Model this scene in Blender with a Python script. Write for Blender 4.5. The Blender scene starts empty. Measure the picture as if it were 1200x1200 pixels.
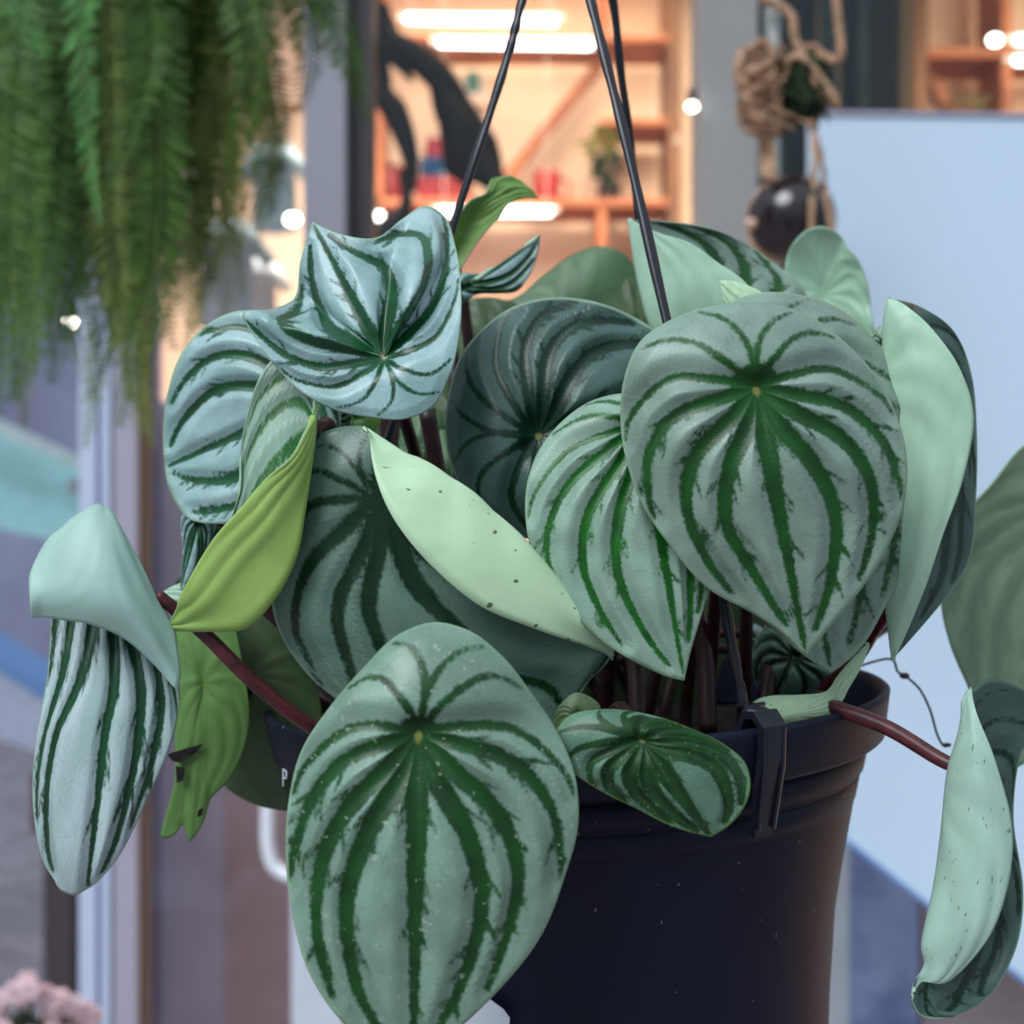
import bpy, bmesh, math, random
import numpy as np
from mathutils import Vector, Matrix
random.seed(7); rng = np.random.default_rng(11)
C = bpy.context.scene.collection
PI = math.pi
F = 1500.0; EYE = 1.5

def P(px, py, d):
    """point in metres at depth d (world y) seen in direction (px, py) of the 1200 frame"""
    return Vector(((px-600)/F*d, d, EYE-(py-600)/F*d))

# ------------------------------------------------------------------ colours and materials
def lin(c):
    c = c/255.0
    return c/12.92 if c <= 0.04045 else ((c+0.055)/1.055)**2.4
def rgb(r, g, b): return (lin(r), lin(g), lin(b), 1.0)

class NT:
    def __init__(s, name):
        s.m = bpy.data.materials.new(name); s.m.use_nodes = True
        s.t = s.m.node_tree; s.t.nodes.clear()
        s.out = s.n('ShaderNodeOutputMaterial')
    def n(s, kind, **kw):
        nd = s.t.nodes.new(kind)
        for k, v in kw.items(): setattr(nd, k, v)
        return nd
    def l(s, a, b): s.t.links.new(a, b)
    def val(s, sock, v):
        if isinstance(v, bpy.types.NodeSocket): s.l(v, sock)
        else: sock.default_value = v
    def math(s, op, a, b=0.0, c=None, clamp=False):
        nd = s.n('ShaderNodeMath', operation=op); nd.use_clamp = clamp
        s.val(nd.inputs[0], a); s.val(nd.inputs[1], b)
        if c is not None: s.val(nd.inputs[2], c)
        return nd.outputs[0]
    def mix(s, f, a, b):
        nd = s.n('ShaderNodeMix', data_type='RGBA')
        s.val(nd.inputs[0], f); s.val(nd.inputs[6], a); s.val(nd.inputs[7], b)
        return nd.outputs[2]
    def noise(s, vec, scale, detail=3, rough=0.55):
        nd = s.n('ShaderNodeTexNoise'); nd.inputs['Scale'].default_value = scale
        nd.inputs['Detail'].default_value = detail; nd.inputs['Roughness'].default_value = rough
        if vec is not None: s.l(vec, nd.inputs['Vector'])
        return nd.outputs['Fac']
    def attr(s, name, vec=False):
        nd = s.n('ShaderNodeAttribute', attribute_name=name)
        return nd.outputs['Vector'] if vec else nd.outputs['Fac']
    def smooth(s, v, a, b, lo=0.0, hi=1.0):
        nd = s.n('ShaderNodeMapRange', interpolation_type='SMOOTHSTEP')
        s.val(nd.inputs[0], v); nd.inputs[1].default_value = a; nd.inputs[2].default_value = b
        nd.inputs[3].default_value = lo; nd.inputs[4].default_value = hi
        return nd.outputs[0]
    def bump(s, h, strength, dist):
        nd = s.n('ShaderNodeBump'); nd.inputs['Strength'].default_value = strength
        nd.inputs['Distance'].default_value = dist; s.l(h, nd.inputs['Height'])
        return nd.outputs[0]
    def principled(s, col, rough=0.5, **kw):
        nd = s.n('ShaderNodeBsdfPrincipled')
        s.val(nd.inputs['Base Color'], col); s.val(nd.inputs['Roughness'], rough)
        for k, v in kw.items(): s.val(nd.inputs[k.replace('_', ' ')], v)
        return nd
    def done(s, sh): s.l(sh, s.out.inputs['Surface']); return s.m

def plain(name, col, rough=0.6, var=0.12, scale=30.0, bump=0.0, col2=None, **kw):
    t = NT(name)
    co = t.n('ShaderNodeTexCoord').outputs['Object']
    nz = t.noise(co, scale, 4)
    c2 = col2 if col2 else tuple(max(0, x*(1-var*2)) for x in col[:3])+(1,)
    c = t.mix(t.smooth(nz, 0.3, 0.7), col, c2)
    p = t.principled(c, rough, **kw)
    if bump: t.l(t.bump(nz, bump, 0.004), p.inputs['Normal'])
    return t.done(p.outputs[0])

def emit(name, col, strength):
    t = NT(name); e = t.n('ShaderNodeEmission')
    e.inputs[0].default_value = col; e.inputs[1].default_value = strength
    return t.done(e.outputs[0])

def glass(name, gloss=0.06, tint=(0.9, 0.93, 0.95, 1)):
    t = NT(name)
    tr = t.n('ShaderNodeBsdfTransparent'); tr.inputs[0].default_value = tint
    gl = t.n('ShaderNodeBsdfGlossy'); gl.inputs['Roughness'].default_value = 0.02
    gl.inputs['Color'].default_value = (0.9, 0.95, 1, 1)
    mx = t.n('ShaderNodeMixShader'); mx.inputs[0].default_value = gloss
    t.l(tr.outputs[0], mx.inputs[1]); t.l(gl.outputs[0], mx.inputs[2])
    return t.done(mx.outputs[0])

def leaf_top(name, silver, green, rough=0.36, feather=0.034, coat=0.12, silver2=None, edge=None, speck=0.0):
    """striped upper face: the vein field decides green or silver, noise feathers the border"""
    t = NT(name)
    vf = t.attr('vf'); sr = t.attr('sr'); lc = t.attr('lc', True); vd = t.attr('vd')
    n1 = t.noise(lc, 9.0, 5, 0.7); n2 = t.noise(lc, 38.0, 3, 0.6)
    nn = t.math('ADD', t.math('MULTIPLY', t.math('SUBTRACT', n1, 0.5), feather), t.math('MULTIPLY', t.math('SUBTRACT', n2, 0.5), feather*1.1))
    f = t.smooth(t.math('ADD', vf, nn), -0.010, 0.016)
    big = t.noise(lc, 2.2, 2)
    s2 = silver2 if silver2 else tuple(x*0.72 for x in silver[:3])+(1,)
    silv = t.mix(t.smooth(big, 0.35, 0.65), silver, s2)
    fine = t.noise(lc, 90.0, 2)
    silv = t.mix(t.math('MULTIPLY', t.smooth(fine, 0.35, 0.75), 0.30), silv, tuple(x*0.6 for x in silver[:3])+(1,))
    g2 = (green[0]*0.5, green[1]*0.55, green[2]*0.6, 1)
    grn = t.mix(t.smooth(t.noise(lc, 5.0, 3), 0.35, 0.7), green, g2)
    # faint cross-veins in the silver
    vo = t.n('ShaderNodeTexVoronoi', feature='DISTANCE_TO_EDGE'); vo.inputs['Scale'].default_value = 5.5
    wv = t.n('ShaderNodeTexNoise'); wv.inputs['Scale'].default_value = 6.0; t.l(lc, wv.inputs['Vector'])
    wm = t.n('ShaderNodeVectorMath', operation='MULTIPLY_ADD'); t.l(wv.outputs['Color'], wm.inputs[0]); wm.inputs[1].default_value = (.25, .25, .25); t.l(lc, wm.inputs[2])
    t.l(wm.outputs[0], vo.inputs['Vector'])
    cr = t.math('MULTIPLY', t.smooth(vo.outputs['Distance'], 0.0, 0.03, 1.0, 0.0), 0.16)
    silv = t.mix(cr, silv, grn)
    col = t.mix(f, grn, silv)
    e = edge if edge else rgb(150, 182, 150)
    col = t.mix(t.math('MULTIPLY', t.smooth(sr, 0.972, 0.990), 0.6), col, e)
    col = t.mix(t.smooth(sr, 0.015, 0.04, 0.7, 0.0), col, rgb(140, 140, 70))
    if speck:
        sp = t.noise(lc, 26.0, 1, 0.3)
        col = t.mix(t.math('MULTIPLY', t.smooth(sp, 0.72, 0.76), speck), col, rgb(190, 200, 180))
    rg = t.math('ADD', rough, t.math('MULTIPLY', t.math('SUBTRACT', 1.0, f), 0.02))
    p = t.principled(col, rg, Coat_Weight=coat, Coat_Roughness=0.25, Specular_IOR_Level=0.38)
    h = t.math('ADD', t.math('MULTIPLY', t.smooth(vd, 0.0, 0.14), 1.0), t.math('MULTIPLY', n2, 0.10))
    h = t.math('ADD', h, t.math('MULTIPLY', fine, 0.04))
    t.l(t.bump(h, 0.55, 0.0022), p.inputs['Normal'])
    return t.done(p.outputs[0])

def leaf_under(name, col, rough=0.5, vein=0.25, spots=0.0, trans=0.12):
    t = NT(name)
    vf = t.attr('vf'); lc = t.attr('lc', True); vd = t.attr('vd')
    v = t.smooth(vf, -0.03, 0.06, 1.0, 0.0)
    dk = tuple(x*0.62 for x in col[:3])+(1,)
    b = t.mix(t.smooth(t.noise(lc, 3.0, 3), 0.3, 0.7), col, tuple(x*0.86 for x in col[:3])+(1,))
    c = t.mix(t.math('MULTIPLY', v, vein), b, dk)
    if spots:
        sp = t.noise(lc, 24.0, 1, 0.3)
        c = t.mix(t.math('MULTIPLY', t.smooth(sp, 0.735, 0.76), spots), c, rgb(60, 60, 45))
    p = t.principled(c, rough, Coat_Weight=0.05)
    h = t.math('ADD', t.smooth(vd, 0.0, 0.10, 1.0, 0.0), t.math('MULTIPLY', t.noise(lc, 40.0, 2), 0.12))
    t.l(t.bump(h, 0.22, 0.0010), p.inputs['Normal'])
    tr = t.n('ShaderNodeBsdfTranslucent'); t.val(tr.inputs[0], c)
    mx = t.n('ShaderNodeMixShader'); mx.inputs[0].default_value = trans
    t.l(p.outputs[0], mx.inputs[1]); t.l(tr.outputs[0], mx.inputs[2])
    return t.done(mx.outputs[0])

# ------------------------------------------------------------------ object helpers
def tag(o, label=None, cat=None, group=None, kind=None):
    if label: o['label'] = label
    if cat: o['category'] = cat
    if group: o['group'] = group
    if kind: o['kind'] = kind
    return o

def empty(name, loc, label=None, cat=None, group=None, rz=0):
    o = bpy.data.objects.new(name, None); C.objects.link(o)
    o.location = loc; o.rotation_euler = (0, 0, rz); o.empty_display_size = 0.02
    return tag(o, label, cat, group)

def world_of(o):
    if o is None: return Matrix.Identity(4)
    m = Matrix.LocRotScale(o.location, o.rotation_euler, o.scale)
    return world_of(o.parent) @ o.matrix_parent_inverse @ m

def link(name, me, mats, parent=None, smooth=True):
    o = bpy.data.objects.new(name, me); C.objects.link(o)
    for m in (mats if isinstance(mats, (list, tuple)) else [mats]): me.materials.append(m)
    if smooth:
        me.polygons.foreach_set('use_smooth', [True]*len(me.polygons))
    if parent is not None:
        o.parent = parent; o.matrix_parent_inverse = world_of(parent).inverted()
    return o

def from_data(name, verts, faces, mats, parent=None, smooth=True):
    me = bpy.data.meshes.new(name); me.from_pydata([tuple(v) for v in verts], [], faces); me.update()
    return link(name, me, mats, parent, smooth)

class MB:
    """collects shapes into one mesh (world coordinates)"""
    def __init__(s): s.bm = bmesh.new()
    def box(s, a, b, bev=0.0):
        a = Vector(a); b = Vector(b)
        r = bmesh.ops.create_cube(s.bm, size=1.0)
        bmesh.ops.scale(s.bm, vec=(b-a), verts=r['verts'])
        bmesh.ops.translate(s.bm, vec=(a+b)/2, verts=r['verts'])
        if bev:
            ed = list({e for v in r['verts'] for e in v.link_edges})
            bmesh.ops.bevel(s.bm, geom=ed, offset=bev, segments=2, affect='EDGES', profile=0.5)
        return s
    def bar(s, a, b, w, h, bev=0.0):
        a = Vector(a); b = Vector(b); d = b-a
        r = bmesh.ops.create_cube(s.bm, size=1.0)
        bmesh.ops.scale(s.bm, vec=(w, h, d.length), verts=r['verts'])
        q = d.to_track_quat('Z', 'Y')
        bmesh.ops.rotate(s.bm, cent=(0, 0, 0), matrix=q.to_matrix(), verts=r['verts'])
        bmesh.ops.translate(s.bm, vec=(a+b)/2, verts=r['verts'])
        return s
    def lathe(s, prof, cen, seg=48, axis=Matrix.Identity(3)):
        cen = Vector(cen); rings = []
        for r, z in prof:
            rings.append([s.bm.verts.new(cen+axis@Vector((r*math.cos(2*PI*i/seg), r*math.sin(2*PI*i/seg), z))) for i in range(seg)])
        for a, b in zip(rings, rings[1:]):
            for i in range(seg):
                j = (i+1) % seg
                s.bm.faces.new((a[i], a[j], b[j], b[i]))
        return s
    def tube(s, pts, rad, seg=10, flat=1.0):
        pts = [Vector(p) for p in pts]; n = len(pts)
        rads = rad if isinstance(rad, (list, tuple)) else [rad]*n
        up = Vector((0, 0, 1)); rings = []
        for i, p in enumerate(pts):
            t = (pts[min(i+1, n-1)]-pts[max(i-1, 0)]).normalized()
            if abs(t.dot(up)) > 0.95: up = Vector((0, 1, 0))
            x = t.cross(up).normalized(); y = x.cross(t).normalized(); up = y
            rings.append([s.bm.verts.new(p+x*rads[i]*math.cos(2*PI*k/seg)+y*rads[i]*flat*math.sin(2*PI*k/seg)) for k in range(seg)])
        for a, b in zip(rings, rings[1:]):
            for k in range(seg):
                j = (k+1) % seg; s.bm.faces.new((a[k], a[j], b[j], b[k]))
        s.bm.faces.new(rings[0][::-1]); s.bm.faces.new(rings[-1])
        return s
    def ball(s, c, r, sc=(1, 1, 1), sub=3):
        rr = bmesh.ops.create_icosphere(s.bm, subdivisions=sub, radius=r)
        bmesh.ops.scale(s.bm, vec=sc, verts=rr['verts']); bmesh.ops.translate(s.bm, vec=c, verts=rr['verts'])
        return s
    def build(s, name, mat, parent=None, smooth=False):
        bmesh.ops.recalc_face_normals(s.bm, faces=s.bm.faces)
        me = bpy.data.meshes.new(name); s.bm.to_mesh(me); s.bm.free()
        return link(name, me, mat, parent, smooth)

def cr(pts, n):
    """Catmull-Rom through points, n samples per span"""
    pts = [Vector(p) for p in pts]; out = []
    q = [pts[0]*2-pts[1]]+pts+[pts[-1]*2-pts[-2]]
    for i in range(1, len(q)-2):
        a, b, c, d = q[i-1:i+3]
        for k in range(n):
            t = k/n
            out.append(0.5*((2*b)+(c-a)*t+(2*a-5*b+4*c-d)*t*t+(3*b-a-3*c+d)*t**3))
    out.append(pts[-1]); return out

def hermite(knots, vals, x):
    """cubic Hermite, open ends, non-uniform knots. vals (K, ...) -> (len(x), ...)"""
    knots = np.asarray(knots, float); vals = np.asarray(vals, float); K = len(knots)
    if K == 2:
        t = ((x-knots[0])/(knots[1]-knots[0])).reshape((-1,)+(1,)*(vals.ndim-1))
        return vals[0]*(1-t)+vals[1]*t
    h = np.diff(knots); sh = (-1,)+(1,)*(vals.ndim-1)
    d = np.diff(vals, axis=0)/h.reshape(sh)
    m = np.empty_like(vals)
    m[1:-1] = (d[:-1]*h[1:].reshape(sh)+d[1:]*h[:-1].reshape(sh))/(h[:-1]+h[1:]).reshape(sh)
    m[0] = 1.5*d[0]-0.5*m[1]; m[-1] = 1.5*d[-1]-0.5*m[-2]
    i = np.clip(np.searchsorted(knots, x, side='right')-1, 0, K-2)
    t = ((x-knots[i])/h[i]).reshape(sh); hh = h[i].reshape(sh)
    return ((2*t**3-3*t**2+1)*vals[i]+(t**3-2*t**2+t)*hh*m[i]+(-2*t**3+3*t**2)*vals[i+1]+(t**3-t**2)*hh*m[i+1])

# ------------------------------------------------------------------ leaves
VEINS = [([(0, 0.0), (0, .3), (0, .6), (0, .97)], .066),
         ([(0, 0), (40, .16), (50, .44), (42, .68), (24, .85), (10, .95)], .056),
         ([(0, 0), (76, .22), (78, .56), (66, .77), (49, .88), (33, .96)], .050),
         ([(0, 0), (108, .28), (104, .63), (92, .84), (80, .93), (72, .985)], .040),
         ([(0, 0), (134, .32), (128, .68), (114, .90), (104, .975)], .026),
         ([(0, 0), (157, .36), (151, .74), (140, .94)], .022),
         ([(0, 0), (178, .40), (171, .72), (162, .95)], .020)]

def vein_polys(of, R, wmul, jit, barbs=True):
    """of(theta 0..2pi) -> flat outline point relative to origin (already / R)"""
    out = []
    for k, (wp, w) in enumerate(VEINS):
        for side in ((1,) if k == 0 else (1, -1)):
            j = rng.normal(0, jit, 2) if k else (0, 0)
            th = [(a+j[0]*4)*side for a, s in wp]; ss = [s*(1+j[1]*0.03) if 0 < s < .9 else s for a, s in wp]
            if len(th) > 1: th[0] = th[1]
            pts = np.array([s*of(np.radians(a) % (2*PI)) for a, s in zip(th, ss)])
            q = hermite(np.linspace(0, 1, len(pts)), pts, np.linspace(0, 1, 30))
            t = np.linspace(0, 1, 30)
            ww = w*wmul*np.clip(1.25-t, 0, 1)**0.8*(0.55+0.45*np.clip(t/0.12, 0, 1))
            ww *= 1.0 if k else (1.0-0.35*t)
            out.append((q, ww, k))
            if k <= 3 and barbs:
                for b in range(9):
                    i0 = int(rng.integers(6, 27)); a = q[i0]; tg = q[min(i0+1, 29)]-q[i0-1]; tg = tg/(np.linalg.norm(tg)+1e-9)
                    sg = 1 if b % 2 else -1; nn = np.array([-tg[1], tg[0]])*sg; ln = rng.uniform(.07, .16)
                    e = a+nn*ww[i0]*.6; pts = np.array([e-tg*.02, e+tg*ln*.35+nn*ln*.4, e+tg*ln*.85+nn*ln*.62])
                    out.append((pts, np.array([.015, .009, .001]), 8))
    return out

def field(pts, veins, blotch):
    vf = np.linalg.norm(pts, axis=1)-blotch; vd = np.full(len(pts), 9.0)
    for q, w, k in veins:
        for i in range(len(q)-1):
            a, b = q[i], q[i+1]; ab = b-a; L = ab@ab+1e-12
            t = np.clip(((pts-a)@ab)/L, 0, 1)
            d = np.linalg.norm(pts-(a+t[:, None]*ab), axis=1)
            vf = np.minimum(vf, d-(w[i]*(1-t)+w[i+1]*t))
            if k < 5: vd = np.minimum(vd, d)
    return vf, vd

def mesh_attrs(me, vf, vd, sr, lc):
    for n, a in (('vf', vf), ('vd', vd), ('sr', sr)):
        me.attributes.new(n, 'FLOAT', 'POINT').data.foreach_set('value', np.ascontiguousarray(a, dtype=np.float32))
    l3 = np.zeros((len(lc), 3), np.float32); l3[:, :2] = lc; l3[:, 2] = random.random()*9
    me.attributes.new('lc', 'FLOAT_VECTOR', 'POINT').data.foreach_set('vector', l3.ravel())

def to_world(a):
    """a (...,3): px, py, depth -> world"""
    w = np.empty_like(a); w[..., 0] = (a[..., 0]-600)/F*a[..., 2]; w[..., 1] = a[..., 2]; w[..., 2] = EYE-(a[..., 1]-600)/F*a[..., 2]
    return w

def relief(V, faces, vd, sr, amp):
    me = bpy.data.meshes.new('tmp'); me.from_pydata(V.tolist(), [], faces); me.update()
    n = np.zeros(len(V)*3, np.float32); me.vertices.foreach_get('normal', n); n = n.reshape(-1, 3); bpy.data.meshes.remove(me)
    x = np.clip(vd/.17, 0, 1); h = x*x*(3-2*x)*np.clip((1-sr)/.15, 0, 1)*np.clip(sr/.15, 0, 1)
    return V+n*(h*amp)[:, None]

def finish_leaf(me, mats, parent, label, thick=0.0007):
    o = link('leaf', me, list(mats), parent)
    md = o.modifiers.new('thickness', 'SOLIDIFY'); md.thickness = thick; md.offset = -1
    md.material_offset = 1; md.material_offset_rim = 0
    if label: o['label'] = label
    return o

def leaf_radial(outline, base, org, d0, mats, parent, g=(0, 0), curl=6.0, dimple=2.0, mids=None, flip=False,
                wmul=1.0, blotch=0.13, wav=0.6, label=None, canon=False, jit=0.5, ns=36, nt=180, rel_mm=1.3):
    """outline: pixel points tip first, then round by the leaf's right side; base = index opposite the tip"""
    K = len(outline); pts = np.array([(p[0], p[1], (p[2] if len(p) > 2 else 0)) for p in outline], float)
    O = np.array([org[0], org[1], org[2] if len(org) > 2 else 0], float)
    cl = np.vstack([pts, pts[:1]]); seg = np.linalg.norm(np.diff(cl[:, :2], axis=0), axis=1)
    s1 = seg[:base].sum(); s2 = seg[base:].sum(); th = [0.0]
    for i in range(K): th.append(th[-1]+(PI*seg[i]/s1 if i < base else PI*seg[i]/s2))
    th = np.array(th); th[-1] = 2*PI
    S = np.linspace(0, 1, ns+1)[1:]; S = S**0.9
    sp = np.zeros((K+1, ns, 3))
    for i in range(K+1):
        c = [(0.0, *O)]+[tuple(m) for m in (mids or {}).get(i % K, [])]+[(1.0, *cl[i])]
        c = np.array(c); sp[i] = hermite(c[:, 0], c[:, 1:], S)
    TH = np.linspace(0, 2*PI, nt, endpoint=False)
    g3 = hermite(th, sp, TH)                       # nt, ns, 3
    ss = S[None, :]
    dz = curl*ss**2+dimple*np.exp(-(ss/.22)**2)+wav*ss**3*(np.sin(5*TH+K)+np.sin(9*TH+O[0]))[:, None]
    def depth(a, dz): return d0+(g[0]*(a[..., 0]-O[0])/100+g[1]*(a[..., 1]-O[1])/100+a[..., 2]+dz)/1000
    G = g3.copy(); G[..., 2] = depth(g3, dz)
    cen = np.array([O[0], O[1], d0+(O[2]+dimple)/1000])
    V = np.vstack([to_world(cen)[None], to_world(G).reshape(-1, 3)])
    if canon:
        def flat(t): return np.stack([np.sin(t)*0.92*(1-0.10*np.cos(t)), -np.cos(t)*np.where(np.cos(t) > 0, 1.25, 0.75)], -1)
        R = 1.0
        ofl = flat(TH)
        of = lambda t: flat(np.asarray(t))
    else:
        rel = (cl[:, :2]-O[:2]); ar = 0.5*abs((rel[:-1, 0]*rel[1:, 1]-rel[1:, 0]*rel[:-1, 1]).sum()); R = math.sqrt(ar/PI)
        ofl = hermite(th, rel/R, TH)
        of = lambda t: hermite(th, rel/R, np.atleast_1d(t))[0]
    lc = np.vstack([[[0, 0]], (ofl[:, None, :]*S[None, :, None]).reshape(-1, 2)])
    sr = np.concatenate([[0], np.tile(S, nt)])
    vf, vd = field(lc, vein_polys(of, R, wmul, jit), blotch)
    idx = lambda i, j: 1+(i % nt)*ns+j
    faces = []
    for i in range(nt):
        faces.append((0, idx(i, 0), idx(i+1, 0)))
        for j in range(ns-1): faces.append((idx(i, j), idx(i, j+1), idx(i+1, j+1), idx(i+1, j)))
    ar2 = (cl[:-1, 0]*cl[1:, 1]-cl[1:, 0]*cl[:-1, 1]).sum()
    if flip != (ar2 > 0): faces = [f[::-1] for f in faces]
    if flip: rel_mm *= .3
    V = relief(V, faces, vd, sr, rel_mm/1000*max(.3, (np.ptp(cl[:, 0])+np.ptp(cl[:, 1]))/700))
    me = bpy.data.meshes.new('leaf'); me.from_pydata(V.tolist(), [], faces); me.update()
    mesh_attrs(me, vf, vd, sr, lc)
    return finish_leaf(me, mats, parent, label), Vector(to_world(cen))

def leaf_loft(rows, d0, mats, parent, g=(0, 0), wmul=1.0, blotch=0.13, label=None, jit=0.5, nu=56, nv=84, org_v=0.28, cols=None, wav=0.4, vknots=None, rel_mm=0.8, barbs=True):
    """rows from the base to the tip, each from the leaf's left margin to its right one: (px, py, dz mm)"""
    n = max(len(r) for r in rows)
    A = np.array([[(p[0], p[1], p[2] if len(p) > 2 else 0) for p in (r if len(r) == n else list(r)*n)] for r in rows], float)
    for r in range(len(A)):
        if np.ptp(A[r, :, :2]) < 1: A[r, :, 0] += np.linspace(-.6, .6, n)
    U = np.linspace(-1, 1, nu); Vv = np.linspace(0, 1, nv)
    kc = np.array(cols if cols else np.linspace(-1, 1, n)); kr = np.array(vknots if vknots else np.linspace(0, 1, len(A)))
    B = hermite(kr, A, Vv)                          # nv, n, 3
    B = hermite(kc, np.swapaxes(B, 0, 1), U)        # nu, nv, 3
    G = B.copy()
    G[..., 2] = d0+(g[0]*(B[..., 0]-A[..., 0].mean())/100+g[1]*(B[..., 1]-A[..., 1].mean())/100+B[..., 2]
                    + wav*np.abs(U)[:, None]**3*np.sin(14*Vv)[None, :])/1000
    V = to_world(G).reshape(-1, 3)
    hw = lambda v: 0.92*np.clip(1-np.abs((v-.42)/np.where(v < .42, .44, .60))**2.1, 0, 1)**0.62
    y0 = org_v
    fx = U[:, None]*hw(Vv)[None, :]; fy = np.tile(-(Vv-y0)*2.1, (nu, 1))
    lc = np.stack([fx, fy], -1).reshape(-1, 2)
    vv = np.linspace(1, 0, 60)
    right = np.stack([hw(vv), -(vv-y0)*2.1], -1); left = right[::-1]*[-1, 1]
    ol = np.vstack([right, left]); ln = np.concatenate([[0], np.cumsum(np.linalg.norm(np.diff(ol, axis=0), axis=1))])
    ang = ln/ln[-1]*2*PI
    of = lambda t: np.array([np.interp(t, ang, ol[:, 0]), np.interp(t, ang, ol[:, 1])]).reshape(2)
    vf, vd = field(lc, vein_polys(of, 1, wmul, jit, barbs), blotch)
    sr = np.maximum(np.abs(U)[:, None], np.full(nv, .1)[None, :]); sr = np.maximum(sr, (Vv[None, :] > .985)*1.0).reshape(-1)
    idx = lambda i, j: i*nv+j
    faces = [(idx(i, j), idx(i, j+1), idx(i+1, j+1), idx(i+1, j)) for i in range(nu-1) for j in range(nv-1)]
    V = relief(V, faces, vd, np.clip(np.abs(U)[:, None]+np.zeros(nv)[None, :], .15, 1).reshape(-1), rel_mm/1000)
    me = bpy.data.meshes.new('leaf'); me.from_pydata(V.tolist(), [], faces); me.update()
    mesh_attrs(me, vf, vd, sr, lc)
    return finish_leaf(me, mats, parent, label)

# ------------------------------------------------------------------ materials of the plant
DEEP = rgb(12, 78, 18)
M_top = leaf_top('leaf_silver_green', rgb(136, 162, 148), DEEP)
M_topb = leaf_top('leaf_silver_bright', rgb(152, 184, 164), rgb(16, 98, 20), rough=0.32)
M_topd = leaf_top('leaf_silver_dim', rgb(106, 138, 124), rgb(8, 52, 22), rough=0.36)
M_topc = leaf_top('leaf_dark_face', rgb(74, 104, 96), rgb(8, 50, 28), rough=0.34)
M_tops = leaf_top('leaf_silver_sky_sheen', rgb(166, 198, 200), rgb(10, 80, 40), rough=0.28, coat=0.3, silver2=rgb(140, 176, 172))  # blue-white sky reflection put into the silver colour, besides the real gloss
M_topw = leaf_top('leaf_silver_white', rgb(186, 208, 208), rgb(16, 74, 40), rough=0.30, coat=0.25, silver2=rgb(160, 188, 184))
M_front = leaf_top('leaf_front', rgb(128, 160, 142), rgb(16, 72, 22), speck=0.3)
M_young = leaf_top('leaf_young', rgb(96, 134, 112), rgb(16, 66, 20), edge=rgb(110, 150, 60), speck=0.3, rough=0.42)
M_mint = leaf_under('leaf_underside_mint', rgb(204, 238, 196), vein=0.12, spots=0.85)
M_pale = leaf_under('leaf_underside_pale', rgb(190, 230, 200), vein=0.22)
M_aqua = leaf_under('leaf_underside_aqua', rgb(180, 218, 204), vein=0.22)
M_aquas = leaf_under('leaf_underside_aqua_spotted', rgb(182, 218, 200), vein=0.2, spots=0.6)
M_lime = leaf_under('leaf_underside_lime', rgb(184, 222, 118), vein=0.35, trans=0.2)
M_green = leaf_under('leaf_underside_green', rgb(118, 164, 88), vein=0.4, trans=0.25)
M_gbright = leaf_under('leaf_underside_bright_green', rgb(140, 186, 96), vein=0.3, trans=0.3)
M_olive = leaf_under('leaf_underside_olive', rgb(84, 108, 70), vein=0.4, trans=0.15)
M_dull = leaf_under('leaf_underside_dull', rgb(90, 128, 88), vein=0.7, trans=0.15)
M_grey = leaf_under('leaf_underside_grey_green', rgb(132, 158, 128), vein=0.9, trans=0.2)
M_stem = plain('petiole_red_brown', rgb(104, 42, 44), 0.38, col2=rgb(60, 26, 34), scale=220)
M_stem_shade = plain('petiole_shaded', rgb(60, 24, 28), 0.42, col2=rgb(30, 14, 20), scale=220)  # darker petiole copy; the shade inside the pot is put into its colour
t = NT('black_plastic'); co_ = t.n('ShaderNodeTexCoord').outputs['Object']
sp_ = t.smooth(t.noise(co_, 420, 1, .3), .785, .80); nz_ = t.noise(co_, 60, 4)
p_ = t.principled(t.mix(t.math('MULTIPLY', sp_, .5), t.mix(nz_, rgb(23, 29, 48), rgb(18, 22, 38)), rgb(130, 130, 140)), .5, Specular_IOR_Level=.18)
t.l(t.bump(nz_, .04, .004), p_.inputs['Normal']); M_black = t.done(p_.outputs[0])
M_wire = plain('hanger_black', rgb(30, 33, 44), 0.32, col2=rgb(22, 25, 34), scale=150)
M_soil = plain('potting_soil', rgb(30, 22, 18), 0.95, col2=rgb(8, 6, 6), scale=160, bump=0.9)

# ------------------------------------------------------------------ the hanging pot
PC = Vector((0.0213, 0.443, EYE-0.0615))          # centre of the rim
TILT = Matrix.Rotation(math.radians(-2.6), 3, 'Y')
base_loc = PC+TILT@Vector((0, 0, -0.175))
root = empty('hanging_plant', base_loc, 'watermelon-striped peperomia in a ribbed black plastic pot hung from three black wires', 'plant')

RS = 0.968
def pot_pt(a, r, z): return PC+TILT@Vector((r*RS*math.cos(a), r*RS*math.sin(a), z))
prof = [(0.0, -.170), (.074, -.170), (.077, -.174), (.079, -.172), (.0845, -.100), (.0905, -.0460), (.0912, -.0440), (.0935, -.0432), (.0945, -.0370), (.0926, -.0360),
        (.0930, -.0350), (.0962, -.0342), (.0978, -.0275), (.0955, -.0266), (.0958, -.0258), (.0992, -.0250), (.1008, -.0185), (.0990, -.0178), (.0992, -.0168), (.1050, -.0158), (.1064, -.0146), (.1085, -.0020),
        (.1088, -.0004), (.1076, .0006), (.1060, -.0002), (.1045, -.0030), (.0990, -.0200), (.0900, -.0600), (.0820, -.100), (.0760, -.160), (0.0, -.162)]
pot = MB().lathe([(max(r, 1e-4)*RS, z) for r, z in prof], PC, 128, TILT).build('pot', M_black, root, True)
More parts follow.
